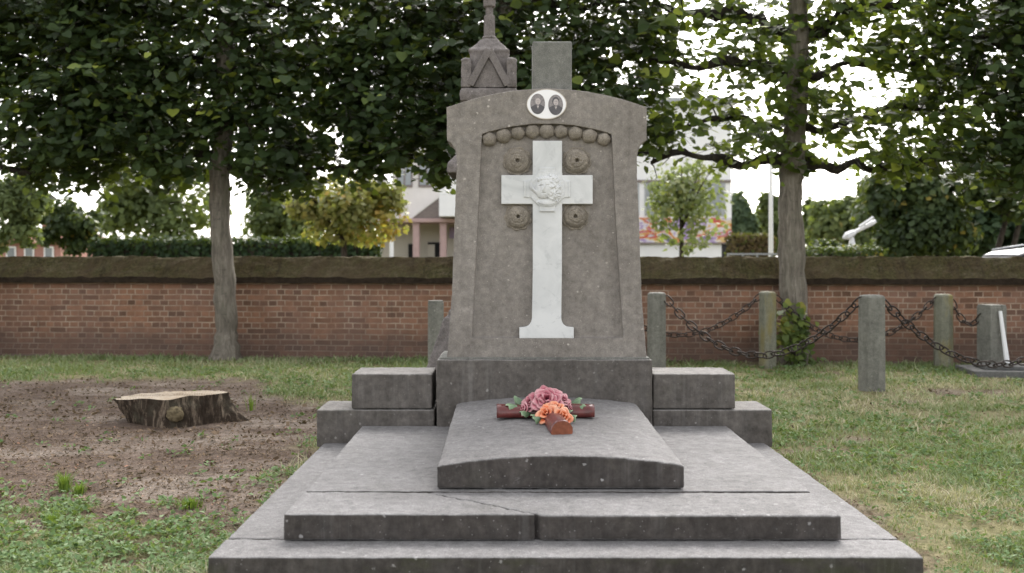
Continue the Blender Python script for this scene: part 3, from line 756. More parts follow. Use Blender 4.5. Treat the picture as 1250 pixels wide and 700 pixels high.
# porcelain portrait plaque
def plaque():
    cx, cz = px2(667.2, 127.8, YS); rx, rz = .1225, .092
    def ell(x, z, a, c, n=40): return [(x+math.cos(2*math.pi*k/n)*a, z+math.sin(2*math.pi*k/n)*c) for k in range(n)]
    b = MB(); b.prism_y(ell(cx,cz,rx,rz), YS-.009, YS+.003)
    o = b.build('portrait_plaque', M['porcelain'], mon, bevel=.005)
    r_ = MB(); r_.tube([Vector((x,YS-.0045,z)) for x,z in ell(cx,cz,rx,rz,48)+[ell(cx,cz,rx,rz,48)[0]]], .0035, 6, cap=False)
    r_.build('plaque_rim', M['portrait_rim'], o, smooth=True)
    for s, dx in ((-1,-.056),(1,.056)):
        x0, z0 = cx+dx, cz+(.002 if s < 0 else -.004); q = MB()
        q.prism_y(ell(x0,z0,.046,.064), YS-.0103, YS-.008, 0)
        lim = ell(x0,z0,.0455,.0635,60)
        body = [(x,z) for x,z in lim if z < z0-.018]; body = sorted(body, key=lambda p: math.atan2(p[1]-z0, p[0]-x0))
        body += [(x0+.020,z0-.004),(x0-.016,z0-.004)]
        q.prism_y(body, YS-.0112, YS-.010, 1)
        q.prism_y(ell(x0+.001,z0+.022,.022,.028,24), YS-.0116, YS-.010, 1 if s > 0 else 0)     # hair
        q.prism_y(ell(x0+.002,z0+.016,.016,.021,24), YS-.0122, YS-.010, 2)                      # face
        q.prism_y([(x0-.006,z0-.01),(x0+.002,z0-.03),(x0+.009,z0-.01)], YS-.0118, YS-.010, 2)   # collar
        q.prism_y(ell(x0-.0035,z0+.019,.003,.0018,10), YS-.0127, YS-.0118, 1); q.prism_y(ell(x0+.0075,z0+.019,.003,.0018,10), YS-.0127, YS-.0118, 1)
        q.prism_y(ell(x0+.002,z0+.006,.005,.0014,10), YS-.0127, YS-.0118, 1)
        q.build('portrait', [M['portrait'], M['portrait_dark'], M['portrait_skin']], o, ('portrait of a woman with pale hair and dark clothes' if s < 0 else 'portrait of a dark haired man in a dark jacket'))
plaque()

# ------------------------------------------------------------------ ceramic flower cross lying on the cover
FX, FY, FZ = PX(667, 5.6), 5.62, .418
fc = thing('ceramic_cross', (FX, FY, FZ), 'small maroon ceramic cross with pink and orange ceramic roses lying on the grave cover', 'ornament')
def log(p0, p1, r0, r1, mats, name, seed, vert=1.0):
    b = MB(); p0, p1 = Vector(p0), Vector(p1); n = 16; seg = 16; d = (p1-p0).normalized(); a = d.cross(Vector((0,0,1))).normalized(); vs = []; fs = []
    for i in range(n+1):
        t = i/n; c = p0.lerp(p1, t); r = r0+(r1-r0)*t
        for k in range(seg):
            th = 2*math.pi*k/seg; q = a*math.cos(th)*r+Vector((0,0,1))*max(-.35, math.sin(th))*r*vert
            q *= 1+.10*mnoise.noise(Vector((t*4+seed, math.cos(th)*1.6, math.sin(th)*1.6)))
            vs.append(c+q)
    for i in range(n):
        for k in range(seg): fs.append((i*seg+k, i*seg+(k+1)%seg, (i+1)*seg+(k+1)%seg, (i+1)*seg+k))
    b.add(vs, fs, 0); b.add(vs[:seg], [tuple(range(seg-1,-1,-1))], 1); b.add(vs[-seg:], [tuple(range(seg))], 1)
    o = b.build(name, mats, fc, smooth=True)
    bm = bmesh.new(); bm.from_mesh(o.data); bmesh.ops.remove_doubles(bm, verts=bm.verts, dist=1e-5)
    for f in bm.faces:
        if len(f.verts) > 4: f.smooth = False
    bmesh.ops.recalc_face_normals(bm, faces=bm.faces); bm.to_mesh(o.data); bm.free(); return o
log((FX-.272, FY, FZ+.024), (FX+.262, FY+.005, FZ+.026), .05, .05, [M['maroon'], M['maroon']], 'cross_bar', 1)
log((FX+.062, 5.13, .424), (FX-.02, 5.95, .445), .056, .052, [M['maroon'], M['clay']], 'cross_stem', 5)
def petal_mesh(b, rn, c, axis, out, length, width, cup, curl, tone):
    """one rounded, cupped petal with thickness, rooted at c, rising along axis and rolling over outwards at its lip"""
    side = axis.cross(out).normalized(); nu, nv = 8, 8; th = .0035; layers = []
    for lay in (0, 1):
        for j in range(nv+1):
            v = j/nv
            for i in range(nu+1):
                u = 2*i/nu-1
                wv = width*(.35+.65*math.sin(math.pi*(.08+.62*v)))
                rise = length*(v-.30*u*u*v*v)*(1-.28*max(0,v-.7)/.3)
                p = c+axis*rise+side*(u*wv)+out*(cup*length*v-u*u*wv*.75+curl*length*max(0,v-.55)**1.6)
                p += out*(.05*length*math.sin(u*5+tone*20)*v*v)+axis*(.04*length*math.sin(u*6+tone*31)*v*v)
                layers.append(p-out*th*lay)
    m = (nu+1)*(nv+1); q = lambda l,i,j: l*m+j*(nu+1)+i; fs = []
    for j in range(nv):
        for i in range(nu):
            fs.append((q(0,i,j),q(0,i+1,j),q(0,i+1,j+1),q(0,i,j+1))); fs.append((q(1,i,j+1),q(1,i+1,j+1),q(1,i+1,j),q(1,i,j)))
    for i in range(nu): fs.append((q(0,i,nv),q(0,i+1,nv),q(1,i+1,nv),q(1,i,nv)))
    for j in range(nv):
        fs.append((q(0,0,j),q(0,0,j+1),q(1,0,j+1),q(1,0,j))); fs.append((q(0,nu,j),q(1,nu,j),q(1,nu,j+1),q(0,nu,j+1)))
    b.add(layers, fs)
    rn += [min(1, max(0, tone*.25+.85*(((k % m)//(nu+1))/nv)**2.2)) for k in range(2*m)]
def rose(c, axis, size, material, name, seed, rings=4, open_=1.0):
    rs = random.Random(seed); b = MB(); rn = []; axis = Vector(axis).normalized(); c = Vector(c)
    e1 = axis.cross(Vector((.3,.9,.2))).normalized(); e2 = axis.cross(e1)
    for r in range(rings):
        k = 3+(r+1)//2+(r > 1); t = r/max(1,rings-1); rad = size*(.10+.30*t)
        for i in range(k):
            a = 2*math.pi*(i+.5*(r%2)+rs.uniform(-.1,.1))/k; out = e1*math.cos(a)+e2*math.sin(a)
            petal_mesh(b, rn, c+out*rad*.55-axis*size*.10*t, (axis+out*(.10+.55*t*t*open_)).normalized(), out, size*(.62-.06*t)*rs.uniform(.92,1.08), rad*1.25, .12+.15*t, .4+.9*t*open_, rs.random())
    return b.build(name, material, fc, smooth=True, rnd=rn)
Zc = FZ+.055
rose((FX+.0, FY-.035, Zc+.03), (.0,-.7,.7), .125, M['rose'], 'rose', 1, 5)
rose((FX-.075, FY-.005, Zc+.02), (-.5,-.55,.65), .085, M['rose'], 'rose', 2)
rose((FX+.075, FY+.0, Zc+.03), (.55,-.4,.7), .09, M['rose'], 'rose', 3)
rose((FX-.035, FY+.04, Zc+.045), (-.25,-.3,.95), .085, M['rose'], 'rose', 4)
rose((FX+.045, FY+.045, Zc+.045), (.3,-.2,.95), .08, M['rose'], 'rose', 5)
rose((FX-.118, FY-.03, Zc-.005), (-.7,-.5,.35), .055, M['rose'], 'rose', 6, 3)
rose((FX+.125, FY-.02, Zc+.0), (.8,-.3,.5), .045, M['rose'], 'rose', 7, 3)
rose((FX+.0, FY-.20, Zc-.01), (-.4,-.65,.7), .08, M['orange'], 'orange_rose', 8, 3, 1.3)
rose((FX+.075, FY-.25, Zc-.015), (.35,-.8,.5), .072, M['orange'], 'orange_rose', 9, 3, 1.3)
rose((FX+.04, FY-.13, Zc+.015), (.1,-.4,.9), .068, M['orange'], 'orange_rose', 10, 3, 1.2)
def cleaf(c, d, ln, w_, seed):
    b = MB(); rn = []; d = Vector(d).normalized(); petal_mesh(b, rn, Vector(c), d, Vector((-d.x*.3, -.35, .9)).normalized(), ln, w_, .12, -.3, random.Random(seed).random())
    b.build('ceramic_leaf', M['leafglaze'], fc, smooth=True, rnd=rn)
for i, (dx, dy, dz, d, ln) in enumerate([(-.12,-.01,.005,(-1,-.15,.12),.14),(-.10,.03,.015,(-.8,.2,.4),.12),(-.09,-.04,-.01,(-.8,-.6,-.12),.09),(.12,-.01,.0,(1,-.1,.14),.13),(.11,.03,.01,(.9,.2,.35),.13),(.09,-.05,-.01,(.7,-.6,.05),.08),(-.04,-.1,-.02,(-.8,-.5,-.1),.07),(.11,-.2,-.01,(.9,-.2,-.1),.06),(-.04,-.22,-.015,(-.9,-.4,-.15),.055)]):
    cleaf((FX+dx, FY+dy, Zc+dz), d, ln, .028, i)

# ------------------------------------------------------------------ spired monument behind
SD = 8.5
def sx(px): return PX(px, SD)
sp = thing('spired_monument', (sx(596.5), SD+.35, 0), 'old stone monument with a gabled spire rising behind the left shoulder of the stele', 'monument')
c0x, c0y = sx(596.5), SD+.35
def sq(b, hw0, hw1, z0, z1, mi=0):
    vs = [(c0x+x*h, c0y+y*h, z) for h, z in ((hw0,z0),(hw1,z1)) for x, y in ((-1,-1),(1,-1),(1,1),(-1,1))]
    b.add(vs, [(3,2,1,0),(4,5,6,7),(0,1,5,4),(1,2,6,5),(2,3,7,6),(3,0,4,7)], mi)
b = MB(); sq(b, .56, .56, -.05, .3); sq(b, .54, .37, .3, .8); sq(b, .34,.34,.8,.86); b.build('base', M['oldstone'], sp, bevel=.01, rough=(.011,.008,.016))
b = MB(); sq(b, .28, .27, .86, 2.0); sq(b, .35,.35,2.0,2.08); sq(b,.35,.28,2.08,2.16); b.build('shaft', M['oldstone'], sp, bevel=.01, rough=(.011,.008,.016))
b = MB(); sq(b, .22,.22,2.16,PZ(121,SD)); sq(b, .245,.25, PZ(121,SD), PZ(112,SD)); sq(b, .25,.235, PZ(112,SD), PZ(104,SD)); b.build('cornice', M['oldstone'], sp, bevel=.006, rough=(.011,.008,.016))
b = MB(); zb = PZ(104,SD)
sq(b, .175,.165, zb, PZ(57,SD)); sq(b, .18,.165, PZ(57,SD), PZ(53,SD)); sq(b, .155,.07, PZ(53,SD), PZ(38,SD)); b.build('pinnacle', M['oldstone'], sp, bevel=.006, rough=(.011,.008,.016))
for qx in (-1,1):
    for qy in (-1,1):
        b = MB(); x0 = c0x+qx*.19; y0 = c0y+qy*.19; b.box(x0-.045,x0+.045,y0-.045,y0+.045,zb,PZ(70,SD)); b.lathe([(.055,PZ(70,SD)),(.06,PZ(69,SD)),(.03,PZ(66,SD))], x0,y0,8); b.build('corner_turret', M['oldstone'], sp, bevel=.006, rough=(.011,.008,.016))
b = MB(); zt = PZ(60,SD); yf = c0y-.235
for (xa,za,xb,zb2) in ((-.16,zb+.02,.0,zt+.02),(.0,zt+.02,.16,zb+.02)):
    dx, dz = xb-xa, zb2-za; l_ = math.hypot(dx,dz); nx_, nz_ = -dz/l_*.03, dx/l_*.03
    b.prism_y([(c0x+xa-nx_,za-nz_),(c0x+xb-nx_,zb2-nz_),(c0x+xb+nx_,zb2+nz_),(c0x+xa+nx_,za+nz_)], yf-(.004 if xa<0 else 0), yf+.1)
b.prism_y([(c0x-.13,zb+.005),(c0x+.13,zb+.005),(c0x,zt-.04)], yf+.03, yf+.095); b.build('gable', M['oldstone'], sp, bevel=.004)
b = MB(); z0 = PZ(38,SD); b.lathe([(.06,z0),(.068,z0+.012),(.06,z0+.025),(.052,z0+.03),(.05,PZ(8,SD)),(.035,PZ(7,SD)),(.035,PZ(-2,SD)),(.055,PZ(-4,SD)),(.06,PZ(-25,SD)),(.02,PZ(-45,SD))], c0x, c0y, 8, rot=math.pi/8); b.build('finial', M['oldstone'], sp)

# ------------------------------------------------------------------ posts and chains
def post(px, pytop, D, wpx, label, m, square=False, rot=.2, cap=.03):
    X = PX(px, D); r = wpx/2*D/F; zt = PZ(pytop, D); b = MB()
    if square:
        b.box(X-r,X+r,D-r*.9,D+r*.9,-.05,zt-.02,0,rot); b.box(X-r*.96,X+r*.96,D-r*.86,D+r*.86,zt-.022,zt,0,rot)
    else:
        r /= math.cos(math.pi/8)*1.02
        b.lathe([(r,-.05),(r*.985,zt*.5),(r*.97,zt-cap),(r*.9,zt-cap*.35),(r*.62,zt)], X, D, 8, rot=rot)
    o = b.build('stone_post', m, bevel=.008, flat_angle=25); recenter(o)
    tag(o, label, 'post', 'stone posts of the chain enclosure'); return Vector((X,D,zt))
PA = post(801.5, 357, 12.0, 23, 'grey green stone post touching the right edge of the stele', M['post'])
PB = post(1064, 360, 10.0, 31, 'nearest grey stone post standing alone in the right lawn', M['post'])
PC = post(937, 356, 12.1, 21, 'lichen yellowed stone post just left of the pale linden trunk', M['post_lichen'])
PE = post(1151.5, 359, 12.1, 22, 'round topped stone post with yellow lichen between the lone lawn post and the square post', M['post_lichen'])
PFp = post(1210.5, 372, 11.8, 25, 'short square dark stone post with a white stake leaning on it', M['post'], True, .35)
PG = post(532, 367, 11.4, 19, 'dark stone post half hidden behind the left edge of the stele', M['post'], True, .1)
PH = post(735, 360, 12.3, 22, 'stone post hidden behind the stele', M['post'])
PI_ = post(1345, 365, 11.2, 26, 'stone post beyond the right edge carrying the near chain', M['post'])
def chain(p0, p1, sag, label, link=.125, r=.0076):
    p0, p1 = Vector(p0), Vector(p1); n = 200
    pts = [p0.lerp(p1,t)-Vector((0,0,sag*4*t*(1-t))) for t in [i/n for i in range(n+1)]]
    b = MB(); d = 0; step = link*.74; nxt = step*.5; k = 0
    for a, c in zip(pts, pts[1:]):
        l_ = (c-a).length
        while nxt <= d+l_:
            q = a.lerp(c, (nxt-d)/l_); t = (c-a).normalized()
            s = t.cross(Vector((0,0,1))).normalized(); u = s.cross(t)
            ang = (R(35) if k%2 else R(-55))+random.uniform(-.15,.15); e = s*math.cos(ang)+u*math.sin(ang)
            nrm = t.cross(e); L_, W_ = link/2, link*.27; path = []
            for i in range(14):
                th = 2*math.pi*i/14; path.append(q+t*(math.copysign(abs(math.cos(th))**.8, math.cos(th))*L_)+e*(math.copysign(abs(math.sin(th))**.75, math.sin(th))*W_))
            vs = []
            for i in range(14):
                dd = (path[(i+1)%14]-path[i-1]).normalized(); aa = dd.cross(nrm).normalized()
                for j in range(6): vs.append(path[i]+(aa*math.cos(j*math.pi/3)+nrm*math.sin(j*math.pi/3))*r)
            b.add(vs, [(i*6+j, i*6+(j+1)%6, ((i+1)%14)*6+(j+1)%6, ((i+1)%14)*6+j) for i in range(14) for j in range(6)])
            nxt += step; k += 1
        d += l_
    o = b.build('iron_chain', M['chain'], smooth=True); tag(o, label, 'chain', 'rusty chains hung between the stone posts')
dz = Vector((0,0,-.06))
chain(PA+dz+Vector((.1,-.06,0)), PB+dz+Vector((-.12,0,0)), .60, 'rusty chain drooping from the post at the stele to the lone lawn post', .15, .0086)
chain(PB+dz+Vector((.12,0,.0)), PI_+dz, .64, 'near rusty chain leaving the lone lawn post towards the right edge', .15, .0086)
chain(PH+dz, PC+dz+Vector((-.1,0,0)), .44, 'rear rusty chain rising to the lichen post left of the linden trunk', .125)
chain(PC+dz+Vector((.1,0,0)), PE+dz+Vector((-.1,0,0)), .5, 'rear rusty chain passing the linden trunk and its vine', .125)
chain(PE+dz+Vector((.1,0,-.02)), PFp+Vector((-.1,0,-.1)), .19, 'short rusty chain between the round topped post and the square post', .125)
b = MB(); p0, p1 = P(1222,380,11.65), P(1230,444,11.6); p0.y += .02
b.tube([p1-Vector((0,0,.03)), p0], [.03,.02], 8); o = b.build('white_stake', M['white']); recenter(o); tag(o, 'thin white stake leaning against the square stone post', 'stake')
kx, ky = PX(1290,11.2), 11.35
t = thing('grave_kerb', (kx, ky, 0), 'low dark stone grave kerb lying in the grass at the right edge', 'grave kerb')
MB().box(kx-.9,kx+.9,ky-.35,ky+.35,-.05,.06,0,-.12).build('kerb_slab', M['kerb'], t, bevel=.008)
MB().box(kx-.75,kx+.75,ky-.2,ky+.2,.059,.10,0,-.12).build('inner_slab', M['kerb'], t, bevel=.008)

# ------------------------------------------------------------------ brick wall
ang = -math.atan(.0895)
wl = thing('brick_wall', (0, 13.27, 0), 'long old red brick cemetery wall with a sloped mossy coping', 'wall')
wl.rotation_euler = (0,0,ang)
def wallpart(name, b, m, **k):
    o = b.build(name, m, None, **k); o.parent = wl; return o
b = MB(); b.box(-16,16,0,.30,-.1,1.03); wallpart('brickwork', b, M['brick'])
b = MB(); b.box(-16,16,-.018,0.0,-.1,.10); wallpart('footing', b, M['brick'])
def coping():
    prof = [(-.10,.955),(-.10,1.03),(.13,1.302),(.17,1.302),(.40,1.03),(.40,.955)]
    dense = []
    for a, c in zip(prof, prof[1:]):
        k = 9 if math.hypot(c[0]-a[0], c[1]-a[1]) > .2 else 2
        dense += [(a[0]+(c[0]-a[0])*i/k, a[1]+(c[1]-a[1])*i/k) for i in range(k)]
    dense.append(prof[-1]); n = len(dense); xs = np.arange(-16, 16.01, .05); vs = []; fs = []
    for x in xs:
        for (y,z) in dense:
            q = mnoise.noise(Vector((x*3.3,y*5,z*5)))*.016+mnoise.noise(Vector((x*11,y*15,z*15)))*.013+mnoise.noise(Vector((x*31,y*31,z*31)))*.004
            vs.append((x, y-(q if y < .15 else -q)*.8, z+q*(1 if z > 1.0 else .5)))
    for i in range(len(xs)-1):
        for k in range(n): a, c = i*n+k, i*n+(k+1)%n; fs.append((a, c, c+n, a+n))
    fs += [tuple(range(n)), tuple(range((len(xs)-1)*n, len(xs)*n))]
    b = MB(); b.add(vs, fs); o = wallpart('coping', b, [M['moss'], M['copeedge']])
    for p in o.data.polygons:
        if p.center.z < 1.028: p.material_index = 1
coping()

# ------------------------------------------------------------------ stump
def stump():
    D = 8.25; cx = PX(206, D); r = .43; zt = .185
    root = thing('tree_stump', (cx, D, 0), 'freshly sawn low tree stump with dark bark on the bare soil', 'stump')
    b = MB(); seg, nz = 240, 34; vs = []; fs = []
    def rad(th, v):
        lob = 1+.05*math.sin(3*th+.6)+.045*math.sin(5*th+2)+.03*math.sin(9*th+1)+.02*math.sin(17*th)
        c = math.cos(th)
        prof = 1+(.12 if c > 0 else .0)*c*(1-v)**1.5 - (.42*max(0,-c)**1.2)*(1-v)
        rt = .38*math.exp(-((th-.0)/.22)**2)*(1-v)**1.8 if abs(th) < 1.2 else 0
        rt2 = .16*math.exp(-((th+1.15)/.2)**2)*(1-v)**1.3
        fx_, fy_ = math.cos(th), math.sin(th); fur = .085*mnoise.noise(Vector((fx_*4.5,fy_*4.5,v*.5)))*(1.1-.6*v)+.05*abs(mnoise.noise(Vector((fx_*13,fy_*13,v*1.2))))*(1.2-.6*v)-.035*abs(mnoise.noise(Vector((fx_*26,fy_*26,v*3+9))))+.018*mnoise.noise(Vector((fx_*30,fy_*30,v*9)))+.10*mnoise.noise(Vector((fx_*3+5,fy_*3,0)))*(1-v)**2
        return r*(lob*prof+rt+rt2+fur+.03*mnoise.noise(Vector((math.cos(th)*6,math.sin(th)*6,v*3))))
    for j in range(nz+1):
        v = j/nz
        for k in range(seg):
            th = 2*math.pi*k/seg; th = th if th <= math.pi else th-2*math.pi
            q = rad(th, v); z = -.05+(zt+.05)*v+(.02*math.cos(th)-.012*math.sin(th)+.012*mnoise.noise(Vector((math.cos(th)*2,math.sin(th)*2,0))))*v
            vs.append((cx+math.cos(th)*q, D+math.sin(th)*q*.72, z))
    for j in range(nz):
        for k in range(seg): fs.append((j*seg+k, j*seg+(k+1)%seg, (j+1)*seg+(k+1)%seg, (j+1)*seg+k))
    b.add(vs, fs); b.build('bark', M['stumpbark'], root, smooth=True)
    rim = vs[-seg:]; b = MB(); tv = []; tf = []; nr = 14
    for j in range(nr):
        q = 1-j/nr
        for k in range(seg):
            x,y,z = rim[k]; zz = z*q+zt*(1-q)+(.010*mnoise.noise(Vector((x*q*7,y*q*7,0)))+.004*mnoise.noise(Vector((x*40,q*9,0)))+.007*(1 if (y-D)*q*3+(x-cx)*q > .1 else -1))*(1 if j else 0)
            tv.append((cx+(x-cx)*q*(.985 if j==0 else 1), D+(y-D)*q*(.985 if j==0 else 1), zz+(.001 if j == 0 else .002)))
    tv.append((cx,D,zt)); 
    for j in range(nr-1):
        for k in range(seg): tf.append((j*seg+k, j*seg+(k+1)%seg, (j+1)*seg+(k+1)%seg, (j+1)*seg+k))
    tf += [((nr-1)*seg+k, (nr-1)*seg+(k+1)%seg, nr*seg) for k in range(seg)]
    b.add(tv, tf); b.build('cut_face', M['cutwood'], root, smooth=True)
    b = MB(); kx_, ky_, kz = cx+.16*1.0, D-.335, .085
    b.sphere((kx_,ky_,kz), (.066,.055,.06), 0, 40, 26, lambda d: 1+.16*mnoise.noise(d*3)+.07*mnoise.noise(d*9)-.30*math.exp(-((d.x**2+d.z**2)/.16))*(d.y<0)); b.build('branch_knot', M['knot'], root, smooth=True)
stump()

# ------------------------------------------------------------------ pleached lindens
def linden(X, D, label, limbs, dens, nl, r=.15, zmin=2.35, leafm=None):
    leafm = leafm or M['linden']
    root = thing('linden_tree', (X, D, 0), label, 'tree', 'row of pleached lindens before the wall')
    b = MB(); zs = np.concatenate([np.linspace(-.05,.5,9), np.linspace(.65, 5.3, 40)]); pts = []; rads = []
    for z in zs:
        pts.append((X+.05*math.sin(z*.9+X)+.02*math.sin(z*2.3), D+.03*math.cos(z*.8+X), z)); rads.append(r*(1+.85*math.exp(-(z+.05)/.13))*(1.04-.05*z if z < 4 else max(.18, 1.04-.05*4-.3*(z-4)))*(1+.06*math.exp(-((z-2.45)/.2)**2)))
    b.tube(pts, rads, 24, wob=.22, seed=X)
    limb_pts = []
    for (x0, z0, x1, z1, r0) in limbs:
        q = []; rr = []; n = 14; bow = random.uniform(-.08,.05); yy = random.uniform(-.15,.15)
        for i in range(n+1):
            t = i/n; q.append((X+x0+(x1-x0)*t, D+yy*t+.06*math.sin(t*7+X+z0), z0+(z1-z0)*t+bow*math.sin(math.pi*t)+.05*math.sin(t*9+z0*3)+.03*math.sin(t*19+x1)))
            rr.append(max(.012, r0*(1-.62*t)*(1+.22*math.sin(t*17+z0*5))))
        b.tube(q, rr, 9, 1, wob=.35, seed=z0); limb_pts.append(np.array(q))
        for k in range(7):          # twigs
            i = random.randint(3,n); a = Vector(q[i]); e = a+Vector((random.uniform(-.4,.4), random.uniform(-.55,.3), random.uniform(-.3,.5)))
            m_ = a.lerp(e,.5)+Vector((0,0,.05)); b.tube([a,m_,e],[.011,.008,.004],5,1); limb_pts.append(np.array([m_,e]))
    b.build('trunk', [M['bark'], M['limb']], root, smooth=True)
    lp = np.concatenate(limb_pts)
    n = nl*2
    cx = X+rng.uniform(-1.95,1.95,n); cz = rng.uniform(zmin-.35, 5.5, n); cy = D+rng.normal(0,.42,n)+rng.normal(0,.12,n)
    edge = zmin+.30*(fbm(cx, cz*0, 1.6, 12)-.5)*2+.22*(vnoise(cx, cz*0, 5, 13)-.5)*2
    ok = np.clip((cz-edge)/.22+.15, 0, 1)*np.clip((5.5-cz)/.8,0,1)
    clump = fbm(cx, cz, 2.1, 14+int(X)); clump2 = vnoise(cx, cz, 5.5, 19)
    pr = ok*dens(cx, cz)*np.clip(.50+(clump-.36)*2.0+(clump2-.5)*.6, .03, 1)
    # foliage hangs on the limbs
    j = rng.integers(0, len(lp), n)
    near = np.zeros(n); 
    for c in range(0, n, 20000):
        s_ = slice(c, min(n,c+20000)); d2 = ((cx[s_,None]-lp[None,:,0])**2+(cz[s_,None]-lp[None,:,2])**2).min(1); near[s_] = np.exp(-d2/.09)
    pr = pr*(.62+.38*near) if leafm is M['linden'] else pr*(.16+.95*near)
    nt_ = nl//7
    keep = np.where(rng.random(n) < pr)[0][:nt_]
    a = np.stack([cx,cy,cz],1)[keep]; k = len(a)
    d = np.stack([rng.normal(0,1,k), rng.normal(-.35,.8,k), rng.normal(-.15,.5,k)],1); d /= np.linalg.norm(d,axis=1,keepdims=True)
    ln = rng.uniform(.16,.55,k); hang = rng.uniform(.02,.20,k); big = rng.uniform(.75,1.25,k)
    C, NR, TP, SZ, RR = [], [], [], [], []
    tb = MB()
    tone = np.clip(rng.normal(.42,.2,k)+.25*(vnoise(a[:,0],a[:,2],1.6,33)-.5), 0, .9)
    for q in range(7):
        t = (q+.6)/7; c = a+d*(ln*(t-.4))[:,None]; c[:,2] -= hang*t*t
        sd = np.cross(d, np.array([0,0,1.])); sd /= np.linalg.norm(sd,axis=1,keepdims=True)+1e-6; sgn = 1 if q%2 else -1
        tp = d*.5+sd*sgn*.9+np.array([0,0,-.45])+rng.normal(0,.3,(k,3)); c = c+sd*sgn*.03+rng.normal(0,.018,(k,3))
        nr = np.array([0,-.45,.85])+rng.normal(0,.38,(k,3))+.2*d
        C.append(c); NR.append(nr); TP.append(tp); SZ.append(big*rng.uniform(.055,.125,k)*(1.12-.4*abs(t-.45))); RR.append(np.clip(tone+rng.normal(0,.13,k),0,.965))
    c = np.concatenate(C); k7 = len(c); rr = np.concatenate(RR); rr[rng.random(k7) < (.014 if leafm is M['linden'] else .05)] = 1
    leaves('crown', c, np.concatenate(NR), np.concatenate(TP), np.concatenate(SZ), rr, leafm, root)
    # the twigs those leaves hang on, thin triangular wands
    p0 = a-d*(ln*.5)[:,None]; p1 = a+d*(ln*.55)[:,None]; p1[:,2] -= hang*.8
    u = np.cross(d, np.array([0,.2,1.])); u /= np.linalg.norm(u,axis=1,keepdims=True)+1e-6; w2 = np.cross(d,u); r0 = .0045
    v = np.stack([p0+u*r0, p0-u*r0*.5+w2*r0, p0-u*r0*.5-w2*r0, p1],1)
    f = np.array([[0,1,3],[1,2,3],[2,0,3]]); rawmesh('twigs', v.reshape(-1,3), (f[None]+np.arange(k)[:,None,None]*4).reshape(-1,3), np.zeros(k*4), M['limb'], root)
def dens_left(x, z): return np.ones_like(x)
def dens_right(x, z):
    px = x/12.6*F+HX
    d = np.interp(px, [740,790,830,930,1010,1060,1110,1300], [1,.8,.62,.75,.75,.8,1,1.0])
    d = d*np.where((px>825)&(px<1040)&(z>3.75), .75, 1)
    up = np.clip((z-4.3)/.4, 0, 1); return np.maximum(d, up*.8)
H4 = [2.47, 3.1, 3.75, 4.4, 5.0]
def std_limbs(seed):
    rs = random.Random(seed); out = []
    for z in H4:
        for s in (-1,1): out.append((s*.05, z+rs.uniform(-.1,.1), s*1.75, z+.1+rs.uniform(-.12,.12), .055))
    return out
XR, DR = PX(971,12.55), 12.55
limbsR = [(-.05,2.42,-1.78,2.50,.075),(.05,2.44,1.0,2.36,.075),(1.0,2.36,1.9,2.62,.05),
          (-.05,2.95,-1.30,3.00,.06),(.05,2.85,1.75,3.2,.055),(-.05,3.62,-1.8,3.68,.075),(.05,3.55,1.7,3.75,.05),
          (-.03,4.0,-.55,4.25,.10),(-.5,4.22,-1.85,4.35,.08),(.03,4.0,.6,4.3,.10),(.6,4.3,1.9,4.75,.085),(0,5.0,-1.7,5.2,.05),(0,5.0,1.7,5.3,.05)]
linden(-7.1, 13.35, 'leftmost linden with its trunk outside the left edge', std_limbs(1), dens_left, 18000)
linden(PX(275,13.1), 13.1, 'linden whose bare grey trunk meets the lawn behind the stump', std_limbs(2), dens_left, 19000, .135, 2.2)
linden(.0, 12.8, 'linden whose trunk hides behind the stele', std_limbs(3), lambda x,z: np.interp(x,[1.2,1.8,2.1],[1,.75,.35]), 17500, .14, 2.52)
linden(XR, DR, 'thin leaved linden with pale trunk and gnarled level limbs right of the stele', limbsR, dens_right, 7300, .158, 2.42, M['linden_thin'])
linden(7.15, 12.3, 'rightmost linden with dark crown reaching in from the right edge', std_limbs(5), lambda x,z: np.ones_like(x)*.97, 15500, .15, 2.15)

# vine at the foot of the pale linden
def vine():
    X, D = PX(968,12.2), 12.22; root = thing('climbing_vine', (X,D,0), 'yellow green vine growing at the foot of the pale linden trunk', 'plant')
    b = MB()
    for k in range(7):
        a = Vector((X+random.uniform(-.1,.1), D, -.02)); e = a+Vector((random.uniform(-.22,.22), random.uniform(-.12,.02), random.uniform(.35,.72))); b.tube([a, a.lerp(e,.5)+Vector((random.uniform(-.06,.06),0,0)), e], [.008,.007,.004], 5)
    b.build('stem', M['barkdark'], root, smooth=True)
    n = 210; c = np.stack([X+rng.normal(0,.105,n), D-.05+rng.normal(0,.06,n), rng.normal(.45,.14,n)],1)
    ex = 26; c[:ex,2] = rng.uniform(.05,.15,ex); c[:ex,0] = X+rng.uniform(-.1,.45,ex); c = c[c[:,2]>.03]; n = len(c)
    nr = np.stack([rng.normal(0,.4,n), -.7+rng.normal(0,.3,n), .6+rng.normal(0,.3,n)],1); tp = np.stack([rng.normal(0,.6,n), rng.normal(-.3,.3,n), -.6+rng.normal(0,.3,n)],1)
    leaves('foliage', c, nr, tp, rng.uniform(.05,.095,n), np.clip(.25+.6*(c[:,2]-.2)+rng.normal(0,.2,n)-.8*(c[:,0]-X),0,1), M['vine'], root)
vine()

